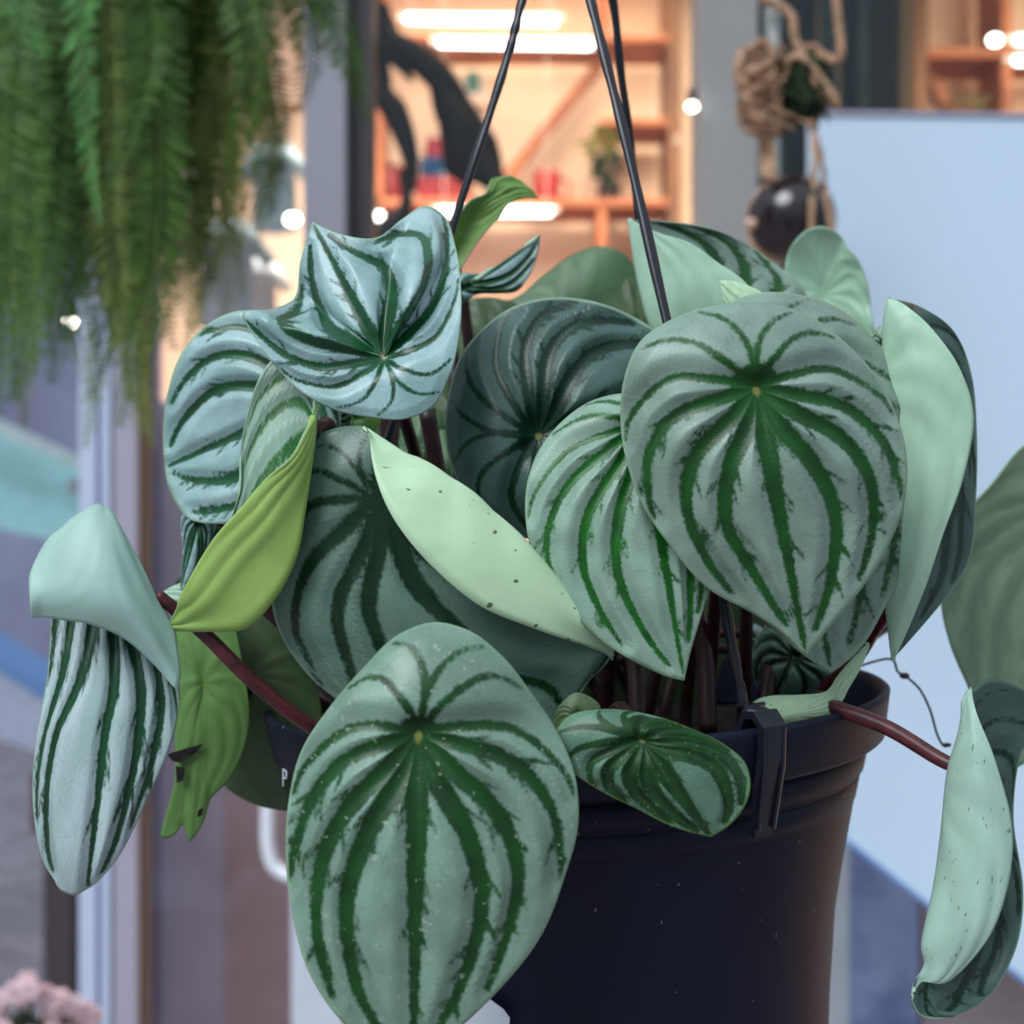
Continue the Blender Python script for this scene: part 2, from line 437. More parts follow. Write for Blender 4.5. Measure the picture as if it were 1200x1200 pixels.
# soil
sv, sf = [], []
nr, na = 26, 72
for i in range(nr+1):
    for k in range(na):
        r = 0.0985*i/nr; a = 2*PI*k/na
        z = -0.020+random.uniform(-.002, .002)*(i > 0)+0.006*(1-(i/nr)**2)
        sv.append(pot_pt(a, r, z))
for i in range(nr):
    for k in range(na):
        sf.append((i*na+k, i*na+(k+1) % na, (i+1)*na+(k+1) % na, (i+1)*na+k))
from_data('soil', sv, sf, M_soil, root)

# hanger: three wires, three clips over the rim, one hook
apex = P(657, -148, 0.425)
ANG = {'front': math.radians(-62.5), 'left': math.radians(-178), 'back': math.radians(58)}
hanger_pts = {
    'left': [apex, P(637, -80, .42), P(612, 0, .415), P(603, 36, .414), P(596, 62, .4135), P(575, 130, .412), P(530, 268, .412), P(440, 560, .425), P(362, 800, .432), pot_pt(ANG['left'], .102, .004)],
    'front': [apex, P(672, -80, .415), P(692, 0, .405), P(712, 80, .398), P(738, 185, .39), P(780, 370, .378), P(822, 550, .368), P(850, 712, .3635), P(860, 770, .362), P(871, 832, .3615)],
    'back': [apex, P(694, -90, .43), P(718, 0, .44), P(727, 80, .445), P(741, 190, .455), P(760, 400, .48), P(764, 600, .50), pot_pt(ANG['back'], .104, .004)]}
for k, pts in hanger_pts.items():
    p = cr(pts, 8); n = len(p)
    rad = [0.0017*(1.0+0.10*math.sin(i*0.9)) for i in range(n)]
    MB().tube(p, rad, 10, 0.75).build('hanger_wire', M_wire, root, True)
for k, a in ANG.items():
    m = MB()
    # tab that hooks over the rim: inner leg, bridge, outer leg
    w = 0.0082
    seq = [(.1000, -.0100), (.1005, -.0010), (.1030, .0035), (.1075, .0040), (.1108, .0010), (.1098, -.0080), (.1070, -.0170), (.1045, -.0260), (.1035, -.0300)]
    tx = TILT@Vector((-math.sin(a), math.cos(a), 0)); no = TILT@Vector((math.cos(a), math.sin(a), 0)); up = TILT@Vector((0, 0, 1))
    ring = []
    for i, (r, z) in enumerate(seq):
        t = Vector((seq[min(i+1, 8)][0]-seq[max(i-1, 0)][0], seq[min(i+1, 8)][1]-seq[max(i-1, 0)][1])).normalized()
        nn = Vector((-t.y, t.x)); c = pot_pt(a, r, z); th = 0.0011
        ww = w*(0.75 if i > 6 else 1.0)/2
        ring.append([m.bm.verts.new(c+tx*sx*ww+no*nn.x*s2*th+up*nn.y*s2*th) for sx, s2 in ((-1, -1), (1, -1), (1, 1), (-1, 1))])
    for x, y in zip(ring, ring[1:]):
        for q in range(4): m.bm.faces.new((x[q], x[(q+1) % 4], y[(q+1) % 4], y[q]))
    m.bm.faces.new(ring[0][::-1]); m.bm.faces.new(ring[-1])
    # raised ribs and the eyelet loop the wire runs into
    top = pot_pt(a, .1035, .006)
    for sx in (-1, 1):
        m.tube([pot_pt(a, .1118, .0005)+tx*sx*.0034, pot_pt(a, .1108, -.010)+tx*sx*.0032, pot_pt(a, .1060, -.028)+tx*sx*.0026], .0006, 6)
    m.ball(top-up*.002, .0036, (1.1, 1.1, .7), 2)
    if k == 'front':
        tipw = P(871, 832, .3615)
        for sx in (-1, 1): m.tube([tipw+up*.008, tipw+tx*sx*.0016+up*.001, top+tx*sx*.003], .0007, 6)
    m.build('rim_clip', M_wire, root, False)
m = MB(); hk = [apex-Vector((0, 0, .006)), apex+Vector((0, 0, .01)), apex+Vector((.0, 0, .03)), apex+Vector((.010, 0, .042)), apex+Vector((.022, 0, .034)), apex+Vector((.020, 0, .02))]
m.tube(cr(hk, 6), .0022, 10); m.ball(apex, .005)
m.build('hanger_hook', M_wire, root, True)
# moulded mark on the left of the rim and the white tag low on the wall
def text_on(name, body, size, loc, rot, mat, parent, depth=0.0002):
    cu = bpy.data.curves.new(name, 'FONT'); cu.body = body; cu.size = size; cu.extrude = depth
    cu.align_x = 'CENTER'; cu.align_y = 'CENTER'
    tmp = bpy.data.objects.new(name, cu); C.objects.link(tmp); bpy.context.view_layer.update()
    me = bpy.data.meshes.new_from_object(tmp.evaluated_get(bpy.context.evaluated_depsgraph_get())); bpy.data.objects.remove(tmp)
    me.materials.clear(); me.materials.append(mat); o = bpy.data.objects.new(name, me); C.objects.link(o)
    o.parent = parent; o.matrix_parent_inverse = world_of(parent).inverted()
    o.location = loc; o.rotation_euler = rot
    return o
M_white = plain('white_card', rgb(222, 228, 240), 0.5, var=0.02)
aM = math.radians(-148)
mk = pot_pt(aM, .1078, -.0155)
text_on('moulded_mark', 'P', .0078, pot_pt(aM, .1105, -.0150), (math.radians(90), 0, aM+PI/2), M_white, root)
aT = math.radians(-107)
tv = []
for r in (0.0, .0006):
    for (da, z) in ((-.25, -.0835), (-.005, -.0835), (.0, -.0795), (-.02, -.0772), (-.25, -.066)):
        tv.append(pot_pt(aT+da, .0900+r, z))
tf = [(0, 1, 2, 3, 4), (9, 8, 7, 6, 5)]+[(i, i+5, (i+1) % 5+5, (i+1) % 5) for i in range(5)]
from_data('price_tag', tv, tf, M_white, root, False)['label'] = 'white price tag low on the pot'

# ------------------------------------------------------------------ leaves of the peperomia
def soilp(a, r): return pot_pt(math.radians(a), r, -0.018)
def petiole(leaf, pts, mat=None, rad=0.0024, taper=0.75, label=None):
    p = cr(pts, 10); n = len(p)
    o = MB().tube(p, [rad*(taper+(1-taper)*i/(n-1)) for i in range(n)], 10).build('petiole', mat or M_stem_shade, leaf, True)
    if label: o['label'] = label
    return o
def auto_petiole(leaf, o, a, r, back=0.012, mat=None):
    s = soilp(a, r)
    petiole(leaf, [o+Vector((0, .0008, 0)), o+Vector((0, back, .000)), o.lerp(s, .45)+Vector((0, back*1.2, .012)), s+Vector((0, 0, .015)), s-Vector((0, 0, .004))], mat)

# 1 the big leaf hanging in front
l, o = leaf_radial([(484, 1243), (532, 1210), (583, 1162), (635, 1095), (661, 1030), (678, 962), (673, 905), (655, 860), (625, 815), (590, 770), (548, 738), (508, 729), (466, 744), (425, 783), (385, 830), (353, 880), (338, 940), (335, 1010), (344, 1080), (362, 1140), (396, 1192), (440, 1228)],
    11, (490, 860), .306, (M_front, M_aqua), root, g=(1.5, -2.0), curl=9, dimple=3, wmul=1.15, blotch=.12, label='largest leaf hanging over the front of the pot')
auto_petiole(l, o, -100, .05, .014)
# 2 the big round leaf at right
l, o = leaf_radial([(945, 769), (968, 740), (1002, 700), (1036, 650), (1059, 592), (1063, 540), (1052, 490), (1030, 445), (995, 405), (950, 371), (905, 356), (868, 354), (825, 360), (785, 375), (750, 400), (732, 440), (727, 490), (735, 545), (752, 590), (785, 640), (830, 690), (880, 718), (918, 742)],
    11, (886, 456), .330, (M_top, M_aqua), root, g=(1.0, -1.0), curl=10, dimple=3, wmul=1.12, blotch=.17, label='broad round leaf with dark green stripes at right')
auto_petiole(l, o, -30, .05)
# 3 behind it
l, o = leaf_radial([(974, 789), (1004, 765), (1041, 705), (1070, 650), (1088, 600), (1092, 545), (1083, 495), (1060, 445), (1025, 398), (985, 362), (935, 345), (890, 343), (840, 365), (800, 410), (780, 470), (785, 540), (805, 610), (840, 670), (902, 734), (942, 768)],
    11, (912, 442), .356, (M_top, M_aqua), root, g=(2.0, -1.0), curl=10, wmul=.9, label='striped leaf mostly behind the broad round one')
auto_petiole(l, o, -20, .06)
# 4 folded leaf, far right: far half shows its dark face, near half its pale back
rows = [[(1041, 350, 0)],
        [(1064, 361, -8), (1046, 372, -6), (1037, 385, 0), (1070, 372, 10), (1078, 359, 14)],
        [(1092, 386, -10), (1062, 410, -8), (1036, 430, 0), (1090, 400, 14), (1118, 388, 18)],
        [(1124, 432, -12), (1076, 460, -10), (1034, 480, 0), (1100, 450, 16), (1139, 440, 22)],
        [(1140, 490, -12), (1086, 520, -10), (1034, 545, 0), (1100, 520, 16), (1145, 510, 22)],
        [(1128, 560, -12), (1080, 590, -10), (1034, 615, 0), (1100, 600, 14), (1144, 585, 20)],
        [(1106, 622, -10), (1070, 650, -8), (1034, 672, 0), (1090, 665, 10), (1138, 650, 16)],
        [(1082, 690, -7), (1058, 708, -6), (1040, 716, 0), (1075, 705, 6), (1112, 696, 10)],
        [(1046, 773, 0)]]
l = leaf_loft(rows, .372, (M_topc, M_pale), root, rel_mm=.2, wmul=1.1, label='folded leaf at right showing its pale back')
petiole(l, [P(1042, 640, .377), P(1045, 705, .385), P(1025, 740, .40), P(985, 790, .42), soilp(0, .06)], M_stem, .0022, label='red-brown petiole')
# 5 pale leaf back right
l, o = leaf_radial([(1030, 415), (1008, 420), (960, 400), (938, 360), (919, 318), (926, 290), (944, 270), (964, 265), (985, 276), (994, 291), (1004, 302), (1016, 330), (1022, 370)],
    6, (965, 345), .50, (M_topd, M_pale), root, g=(0, 2), flip=True, curl=-8, label='pale leaf back standing up behind the right side')
auto_petiole(l, o, 40, .05)
# 6 pale folded leaf with striped far half
rows = [[(905, 450, 0)],
        [(900, 400, -6), (870, 420, -6), (830, 440, 0), (890, 420, 8), (950, 400, 12)],
        [(878, 338, -8), (840, 370, -8), (792, 410, 0), (880, 360, 10), (944, 343, 16)],
        [(840, 308, -8), (806, 340, -8), (766, 385, 0), (850, 330, 12), (908, 309, 18)],
        [(808, 285, -7), (785, 312, -6), (753, 345, 0), (820, 295, 12), (866, 281, 16)],
        [(772, 273, -4), (762, 285, -3), (744, 302, 0), (785, 276, 8), (818, 265, 10)],
        [(737, 257, 0)]]
l = leaf_loft([r[::-1] for r in rows], .425, (M_top, M_pale), root, rel_mm=.2, wmul=1.0, label='folded leaf with pale near half and striped far half')
petiole(l, [P(840, 440, .43), P(835, 500, .44), P(800, 640, .45), soilp(30, .03)])
# 6b small pale back in front of it
l, o = leaf_radial([(844, 330), (858, 331), (880, 338), (906, 358), (905, 390), (880, 400), (856, 372)], 4, (882, 362), .372, (M_topd, M_mint), root, flip=True, curl=2, wav=.1, label='small pale leaf back peeping over the round leaf')
auto_petiole(l, o, 0, .04)
# 7 dull green leaf back in the middle
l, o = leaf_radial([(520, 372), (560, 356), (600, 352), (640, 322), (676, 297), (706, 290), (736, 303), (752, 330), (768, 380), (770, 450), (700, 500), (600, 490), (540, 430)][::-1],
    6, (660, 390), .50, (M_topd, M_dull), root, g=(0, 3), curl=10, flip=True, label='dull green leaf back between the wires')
auto_petiole(l, o, 90, .04)
# dark leaf back under it
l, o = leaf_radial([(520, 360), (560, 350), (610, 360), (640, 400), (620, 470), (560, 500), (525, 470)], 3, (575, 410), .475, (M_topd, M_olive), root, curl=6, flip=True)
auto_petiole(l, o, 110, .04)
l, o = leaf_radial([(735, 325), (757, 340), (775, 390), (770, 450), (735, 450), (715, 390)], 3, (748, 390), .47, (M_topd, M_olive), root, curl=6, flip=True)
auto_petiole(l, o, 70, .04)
# 8 small striped pointed leaf
l, o = leaf_radial([(633, 276), (630, 298), (619, 325), (606, 341), (585, 344), (560, 345), (538, 356), (524, 340), (536, 322), (568, 320), (590, 309), (612, 293)],
    7, (541, 338), .44, (M_tops, M_pale), root, g=(3, 0), curl=3, wmul=2.2, blotch=.05, wav=.2, label='small pointed striped leaf below the left wire')
auto_petiole(l, o, 150, .03)
# 9 bright green leaf back beside the wire
rows = [[(524, 318, 0), (530, 325, 0), (540, 315, 0)],
        [(529, 278, -3), (538, 290, 2), (562, 281, 0)],
        [(538, 250, -4), (552, 258, 2), (585, 255, 0)],
        [(551, 234, -3), (568, 238, 0), (596, 240, 0)],
        [(568, 226, -2), (585, 226, 0), (610, 234, 1)],
        [(576, 211, 0), (596, 217, 0), (621, 233, 2)],
        [(597, 205, 0), (614, 215, 2), (630, 233, 4)]]
l = leaf_loft(rows, .455, (M_topd, M_gbright), root, wmul=1, wav=.1, rel_mm=.3, label='bright green leaf back behind the left wire')
petiole(l, [P(535, 315, .456), P(530, 400, .46), P(540, 600, .45), soilp(150, .05)])
# 10 round dark leaf in the middle
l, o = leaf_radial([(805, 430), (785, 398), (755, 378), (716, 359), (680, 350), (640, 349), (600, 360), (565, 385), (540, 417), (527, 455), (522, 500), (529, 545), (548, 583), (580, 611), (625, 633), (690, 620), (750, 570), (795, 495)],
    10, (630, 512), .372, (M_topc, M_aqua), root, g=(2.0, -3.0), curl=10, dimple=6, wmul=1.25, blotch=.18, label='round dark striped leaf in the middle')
auto_petiole(l, o, 120, .02)
# 11 pointed leaf in front of it
l, o = leaf_radial([(802, 798), (808, 770), (824, 715), (842, 650), (845, 590), (825, 530), (790, 480), (757, 464), (726, 461), (690, 471), (655, 497), (630, 530), (617, 570), (616, 610), (624, 650), (640, 682), (665, 712), (700, 747), (748, 778), (785, 794)],
    8, (752, 497), .345, (M_topb, M_aqua), root, g=(2.0, -4.0), curl=9, wmul=1.0, label='bright pointed leaf below the round ones')
auto_petiole(l, o, -60, .02)
# 12 upper left leaf with raised corner
l, o = leaf_radial([(366, 260, 4), (352, 305, 10), (342, 352, 16), (322, 361, 2), (284, 367, -6), (300, 398, -4), (322, 428, -2), (350, 457, 0), (390, 480, 2), (432, 489, 3), (480, 490, 3), (505, 478, 2), (527, 440, 0), (539, 390, 0), (540, 335, 2), (534, 290, 6), (519, 251, 12), (498, 241, 14), (472, 256, 10), (442, 278, 4), (402, 275, 2)],
    10, (449, 419), .352, (M_tops, M_pale), root, g=(0, -8), curl=2, dimple=4, wmul=1.1, blotch=.03, wav=.3, label='glossy blue-white leaf with raised corners, upper left',
    mids={17: [(.5, 478, 330, -4)], 16: [(.5, 490, 335, -7)], 19: [(.5, 444, 347, 5)], 2: [(.6, 388, 378, 8)], 4: [(.5, 368, 393, -6)]})
auto_petiole(l, o, 160, .04)
# 13 leftmost striped leaf
l, o = leaf_radial([(193, 548, 10), (200, 578, 8), (222, 608, 4), (255, 614), (292, 612), (340, 595), (385, 540), (400, 480), (385, 410), (340, 375), (300, 363), (265, 368), (236, 386), (212, 415, 2), (198, 452, 4), (191, 500, 8)],
    7, (375, 468), .385, (M_tops, M_pale), root, g=(-6, -2), curl=4, wmul=1.15, wav=.2, blotch=.08, label='blue-white striped leaf at the upper left edge')
auto_petiole(l, o, 175, .05)
# 14 cupped leaf: striped inside, lime back
rows = [[(367, 488, 0)],
        [(364, 452, 10), (366, 475, 8), (368, 505, 0), (362, 505, -4), (356, 506, -6)],
        [(338, 411, 16), (352, 470, 12), (363, 545, 0), (352, 540, -6), (340, 536, -8)],
        [(305, 440, 16), (325, 510, 12), (355, 600, 0), (332, 580, -6), (312, 560, -8)],
        [(284, 510, 14), (300, 570, 10), (346, 650, 0), (314, 622, -6), (283, 594, -8)],
        [(281, 575, 10), (285, 620, 8), (325, 695, 0), (285, 662, -5), (248, 634, -7)],
        [(248, 660, 6), (255, 690, 4), (290, 734, 0), (252, 708, -4), (217, 687, -5)],
        [(215, 715, 2), (225, 725, 2), (245, 739, 0), (222, 728, -1), (205, 716, -2)],
        [(194, 737, 0)]]
l = leaf_loft(rows, .345, (M_topb, M_lime), root, wmul=.6, wav=.2, org_v=.04, blotch=.02, rel_mm=.5, barbs=False, label='cupped leaf with lime green back')
petiole(l, [P(362, 512, .350), P(376, 499, .358), P(392, 520, .375), P(430, 700, .42), soilp(178, .05)])
# 15 far left leaf, base flopped over
rows = [[(37, 722, -9), (72, 727, -10), (108, 733, -11), (152, 754, -9), (207, 808, -4)],
        [(36, 700, -12), (80, 690, -14), (122, 695, -15), (162, 722, -12), (210, 795, -4)],
        [(38, 670, -9), (80, 632, -9), (124, 632, -10), (160, 680, -7), (209, 780, -3)],
        [(62, 632, -2), (92, 608, -2), (122, 597, -2), (152, 642, -1), (204, 745, 0)],
        [(60, 700, 6), (95, 690, 7), (128, 690, 7), (165, 720, 6), (208, 800, 3)],
        [(56, 785, 4), (95, 785, 2), (130, 790, 1), (170, 800, 2), (209, 835, 4)],
        [(42, 870, 4), (72, 865, 0), (115, 862, -1), (155, 862, 0), (198, 880, 4)],
        [(38, 935, 5), (65, 935, 0), (103, 935, -1), (140, 930, 0), (172, 938, 5)],
        [(48, 1003, 6), (68, 1005, 2), (92, 1006, 1), (118, 1005, 2), (142, 1000, 6)],
        [(72, 1040, 6), (78, 1044, 5), (86, 1047, 5), (96, 1044, 5), (112, 1036, 6)]]
l = leaf_loft(rows, .345, (M_topw, M_aqua), root, wmul=1.25, blotch=.03, wav=.2, org_v=.36, label='drooping leaf at far left with folded pale top')
petiole(l, [P(184, 697, .345), P(215, 722, .348), P(245, 748, .35), P(300, 802, .355), P(370, 855, .365), P(430, 880, .39), soilp(-140, .05)], M_stem, .0024, label='long red-brown petiole')
# 16 central leaf with folded pale flap
rows = [[(366, 520, 4), (380, 508, 4), (400, 502, 4), (416, 500, 2), (430, 500, 0), (431, 508, -4)],
        [(336, 582, 4), (366, 570, 0), (400, 556, -2), (440, 540, -2), (486, 535, -5), (440, 560, -11)],
        [(319, 650, 5), (370, 640, 0), (425, 625, -2), (485, 600, -2), (545, 572, -7), (462, 610, -15)],
        [(321, 722, 6), (380, 712, 0), (440, 700, -1), (520, 670, -1), (598, 618, -7), (504, 662, -16)],
        [(350, 778, 7), (420, 772, 2), (490, 760, 0), (570, 735, -1), (646, 668, -6), (562, 710, -14)],
        [(398, 822, 8), (460, 822, 4), (530, 808, 2), (605, 778, 1), (684, 720, -4), (630, 738, -9)],
        [(480, 865, 9), (530, 852, 6), (580, 836, 4), (645, 800, 3), (716, 754, 0), (712, 768, 2)],
        [(590, 872, 9), (606, 866, 7), (626, 856, 6), (654, 834, 6), (682, 806, 6), (692, 794, 6)],
        [(648, 850, 7)]]
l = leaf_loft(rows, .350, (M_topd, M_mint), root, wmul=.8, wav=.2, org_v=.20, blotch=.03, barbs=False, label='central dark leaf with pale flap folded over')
petiole(l, [P(452, 600, .353), P(455, 620, .37), P(480, 740, .39), soilp(-160, .02)])
# 17 small leaf on the rim
l, o = leaf_radial([(833, 981), (862, 960), (879, 927), (874, 895), (848, 872), (808, 853), (760, 837), (705, 831), (668, 838), (650, 862), (659, 893), (692, 920), (742, 946), (792, 970)],
    8, (752, 868), .318, (M_young, M_green), root, g=(2, -3), curl=5, wmul=2.7, blotch=.34, wav=.6, label='small dark leaf resting on the front rim')
auto_petiole(l, o, -85, .07, .012)
# 18 pale leaf back on the right rim
rows = [[(882, 822, 0), (884, 826, 0), (888, 838, 0)],
        [(905, 817, 2), (906, 834, -2), (906, 855, 0)],
        [(938, 816, 2), (940, 834, -2), (942, 848, 0)],
        [(968, 811, 2), (972, 825, 0), (976, 834, 0)],
        [(985, 790, 3), (990, 797, 1), (994, 806, 1)],
        [(1002, 770, 4), (1006, 775, 3), (1008, 780, 3)],
        [(1017, 754, 6)]]
l = leaf_loft(rows, .372, (M_topd, M_mint), root, wmul=.6, wav=0, rel_mm=0.1, label='narrow pale leaf back lying along the right rim')
petiole(l, [P(975, 826, .374), P(972, 838, .385), soilp(-30, .08)], M_stem, .0016)
# 19 large grey-green leaf leaving the frame at right
l, o = leaf_radial([(1188, 902), (1158, 858), (1133, 803), (1113, 755), (1103, 712), (1108, 650), (1122, 612), (1160, 568), (1202, 520), (1250, 505), (1300, 540), (1335, 620), (1322, 740), (1262, 850)],
    9, (1245, 585), .45, (M_topd, M_grey), root, g=(0, -2), flip=True, curl=-6, label='large grey-green leaf back at the right edge')
petiole(l, [o+Vector((0, .001, 0)), o+Vector((-.01, .03, -.01)), P(1100, 690, .50), P(1000, 760, .49), soilp(20, .07)])
# 20 drooping folded leaf, bottom right
rows = [[(1140, 806, 0), (1133, 812, 0), (1129, 822, 0), (1160, 796, 4), (1206, 812, 6)],
        [(1145, 838, -6), (1136, 840, -5), (1127, 852, 0), (1162, 850, 8), (1216, 855, 10)],
        [(1165, 892, -8), (1140, 896, -8), (1113, 902, 0), (1160, 900, 8), (1196, 885, 10)],
        [(1184, 965, -9), (1146, 966, -9), (1105, 972, 0), (1150, 972, 10), (1188, 958, 12)],
        [(1181, 1030, -9), (1140, 1035, -9), (1096, 1038, 0), (1150, 1040, 10), (1199, 1040, 12)],
        [(1158, 1096, -8), (1120, 1102, -8), (1082, 1104, 0), (1140, 1110, 8), (1194, 1100, 10)],
        [(1112, 1147, -4), (1098, 1144, -4), (1085, 1130, -1), (1114, 1158, 3), (1174, 1148, 6)],
        [(1082, 1146, 0), (1078, 1149, 0), (1074, 1152, 0), (1100, 1176, 2), (1152, 1174, 4)],
        [(1072, 1158, 0), (1069, 1166, 0), (1070, 1178, 0), (1082, 1192, 1), (1112, 1194, 2)]]
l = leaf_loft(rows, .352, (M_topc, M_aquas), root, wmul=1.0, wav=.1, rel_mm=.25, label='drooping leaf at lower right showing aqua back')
petiole(l, [P(1116, 897, .354), P(1095, 886, .357), P(1040, 853, .364), P(978, 829, .372), P(955, 822, .385), soilp(-20, .07)], M_stem, .0026, label='thick red petiole')
# 21 torn green leaf lower left
l, o = leaf_radial([(223, 986), (236, 968), (247, 936), (266, 916), (290, 860), (284, 780), (265, 715), (232, 690), (206, 715), (204, 790), (206, 860), (207, 905), (201, 952), (192, 982), (204, 979), (213, 966)][::-1][15:]+[(213, 966), (204, 979), (192, 982), (201, 952), (207, 905), (206, 860), (204, 790), (206, 715), (232, 690), (265, 715), (284, 780), (290, 860), (266, 916), (247, 936), (236, 968)],
    8, (240, 800), .405, (M_topd, M_green), root, g=(-2, 0), curl=3, flip=True, wav=.1, label='torn green leaf back at lower left')
petiole(l, [o+Vector((0, .001, 0)), o+Vector((.01, .02, -.006)), P(330, 800, .44), soilp(170, .07)])
for pts in ([(196, 884), (215, 878), (238, 872), (230, 882), (212, 894), (202, 892)], [(206, 898), (216, 900), (214, 915), (207, 918)], [(232, 950), (238, 946), (236, 956), (231, 958)]):
    a = [P(x, y, .4035) for x, y in pts]; b = [p+Vector((0, .0005, 0)) for p in a]; n = len(a)
    from_data('blemish', a+b, [tuple(range(n)), tuple(range(2*n-1, n-1, -1))]+[(i, (i+1) % n, n+(i+1) % n, n+i) for i in range(n)], M_soil, l, False)['label'] = 'dark brown torn patch'
# 22 olive leaf beside it
l, o = leaf_radial([(340, 950), (300, 942), (264, 920), (240, 860), (240, 780), (262, 722), (300, 705), (340, 735), (370, 800), (372, 900)], 6, (300, 790), .425, (M_topd, M_olive), root, curl=4, flip=True, wav=.2, label='olive leaf back hanging behind the left rim')
petiole(l, [o+Vector((0, .001, 0)), o+Vector((.01, .02, -.006)), soilp(160, .085)])
# 23 narrow striped leaf under the upper left one
l, o = leaf_radial([(211, 692), (224, 688), (240, 650), (252, 605), (236, 590), (216, 600), (214, 645)], 4, (234, 606), .40, (M_tops, M_pale), root, curl=3, wmul=1.2, blotch=.03, wav=0, label='narrow striped leaf below the blue-white one')
petiole(l, [o+Vector((0, .001, 0)), o+Vector((.015, .02, -.006)), P(300, 680, .43), soilp(172, .07)])
l, o = leaf_radial([(190, 705), (214, 700), (250, 650), (270, 612), (252, 600), (232, 620), (214, 680)], 4, (248, 625), .42, (M_topd, M_green), root, curl=2, flip=False, wmul=3, wav=0)
l, o = leaf_radial([(186, 698), (200, 715), (240, 730), (250, 690), (216, 683)], 3, (226, 706), .415, (M_topd, M_pale), root, curl=1, flip=True, wav=0, label='sliver of pale leaf back beside the far left leaf')
# 24 pale sliver below the glossy leaf
l, o = leaf_radial([(362, 470), (385, 500), (402, 508), (412, 490), (390, 465)][::-1], 3, (388, 488), .40, (M_topd, M_mint), root, curl=1, flip=False, wav=0)
l, o = leaf_radial([(392, 470), (398, 505), (420, 515), (445, 498), (430, 470)], 3, (418, 490), .415, (M_topd, M_green), root, curl=1, flip=True, wav=0)
# 25 dim leaf back on the soil
l, o = leaf_radial([(648, 870), (700, 850), (702, 828), (680, 813), (658, 826)], 3, (676, 838), .335, (M_topd, M_olive), root, curl=2, flip=True, wav=0, label='dim green leaf back behind the small rim leaf')
auto_petiole(l, o, -95, .06)
# 26-30 leaves inside and behind that close the gaps
for ol, b, oo, d, mt, fl in [
    ([(455, 600), (500, 560), (520, 500), (500, 470), (470, 500)], 3, (490, 530), .46, (M_topd, M_dull), True),
    ([(520, 620), (545, 590), (548, 530), (520, 505), (505, 560)], 3, (528, 560), .45, (M_topd, M_dull), True),
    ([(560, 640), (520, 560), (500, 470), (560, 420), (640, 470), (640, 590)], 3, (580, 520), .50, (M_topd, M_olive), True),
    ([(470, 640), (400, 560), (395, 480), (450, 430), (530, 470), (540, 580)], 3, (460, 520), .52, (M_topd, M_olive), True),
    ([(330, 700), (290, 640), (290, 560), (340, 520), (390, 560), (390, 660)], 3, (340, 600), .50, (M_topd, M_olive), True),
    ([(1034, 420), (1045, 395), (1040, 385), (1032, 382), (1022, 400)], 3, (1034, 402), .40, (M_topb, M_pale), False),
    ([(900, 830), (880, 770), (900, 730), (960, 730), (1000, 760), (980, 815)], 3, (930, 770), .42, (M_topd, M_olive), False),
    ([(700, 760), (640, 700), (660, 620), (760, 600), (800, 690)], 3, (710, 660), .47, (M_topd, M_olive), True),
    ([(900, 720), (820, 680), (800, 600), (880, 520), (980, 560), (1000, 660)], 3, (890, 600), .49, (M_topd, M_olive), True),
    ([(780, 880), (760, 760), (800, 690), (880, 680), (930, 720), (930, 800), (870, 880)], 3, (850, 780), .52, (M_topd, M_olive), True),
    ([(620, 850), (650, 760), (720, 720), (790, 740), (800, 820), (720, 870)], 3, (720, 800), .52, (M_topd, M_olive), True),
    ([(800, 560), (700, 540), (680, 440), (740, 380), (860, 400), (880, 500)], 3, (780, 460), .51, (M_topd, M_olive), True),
    ([(880, 760), (868, 745), (876, 730), (892, 735), (896, 752)], 2, (882, 745), .44, (M_tops, M_pale), False)]:
    l, o = leaf_radial(ol, b, oo, d, mt, root, curl=8, flip=fl, wav=.4, ns=18, nt=80)
    auto_petiole(l, o, random.uniform(60, 140), .05)
# bare stems rising from the soil
def stem(px0, py0, px1, py1, d0, d1, r=.0028, mat=None):
    a = P(px0, py0, d0); b = P(px1, py1, d1)
    MB().tube(cr([a, a.lerp(b, .5)+Vector((.002, .002, 0)), b], 8), [r]*17, 10).build('stem', mat or M_stem_shade, root, True)
for s in ((725, 700, 748, 850, .40, .39), (810, 690, 830, 860, .41, .40), (905, 690, 895, 830, .43, .42), (450, 480, 470, 700, .43, .42), (500, 480, 520, 700, .42, .42), (460, 470, 450, 700, .47, .45), (300, 700, 420, 830, .41, .42), (380, 500, 430, 700, .40, .42)):
    stem(*s)
# dried tendril at right
tp = [pot_pt(.25, .104, -.002), P(1040, 772, .44), P(1052, 787, .44), P(1062, 793, .44), P(1078, 808, .438), P(1090, 832, .437), P(1098, 860, .436), P(1106, 874, .436), P(1112, 872, .436)]
m = MB().tube(cr(tp, 6), .00045, 6); m.ball(P(1060, 792, .44), .0013, (1.4, 1, .9), 2); m.ball(P(1110, 873, .436), .0010, (1.5, 1, .8), 2)
m.build('dried_tendril', M_wire, root, True)

# ------------------------------------------------------------------ the shopfront behind
def X(px, d): return (px-600)/F*d
def Z(py, d): return EYE-(py-600)/F*d
D0 = 1.7
def slab(name, px0, px1, d, thick, mat, z0=0.0, z1=3.0, kind='structure', bev=.002):
    o = MB().box((X(px0, d), d, z0), (X(px1, d), d+thick, z1), bev).build(name, mat)
    if kind: o['kind'] = kind
    return o
M_pave = NT('brick_paving'); t = M_pave
co_ = t.n('ShaderNodeTexCoord').outputs['Object']
br = t.n('ShaderNodeTexBrick'); t.l(co_, br.inputs['Vector']); br.inputs['Scale'].default_value = 5.0
br.inputs['Color1'].default_value = rgb(156, 146, 150); br.inputs['Color2'].default_value = rgb(124, 114, 120); br.inputs['Mortar'].default_value = rgb(100, 92, 98)
br.inputs['Mortar Size'].default_value = .03
M_pave = t.done(t.principled(br.outputs[0], .7).outputs[0])
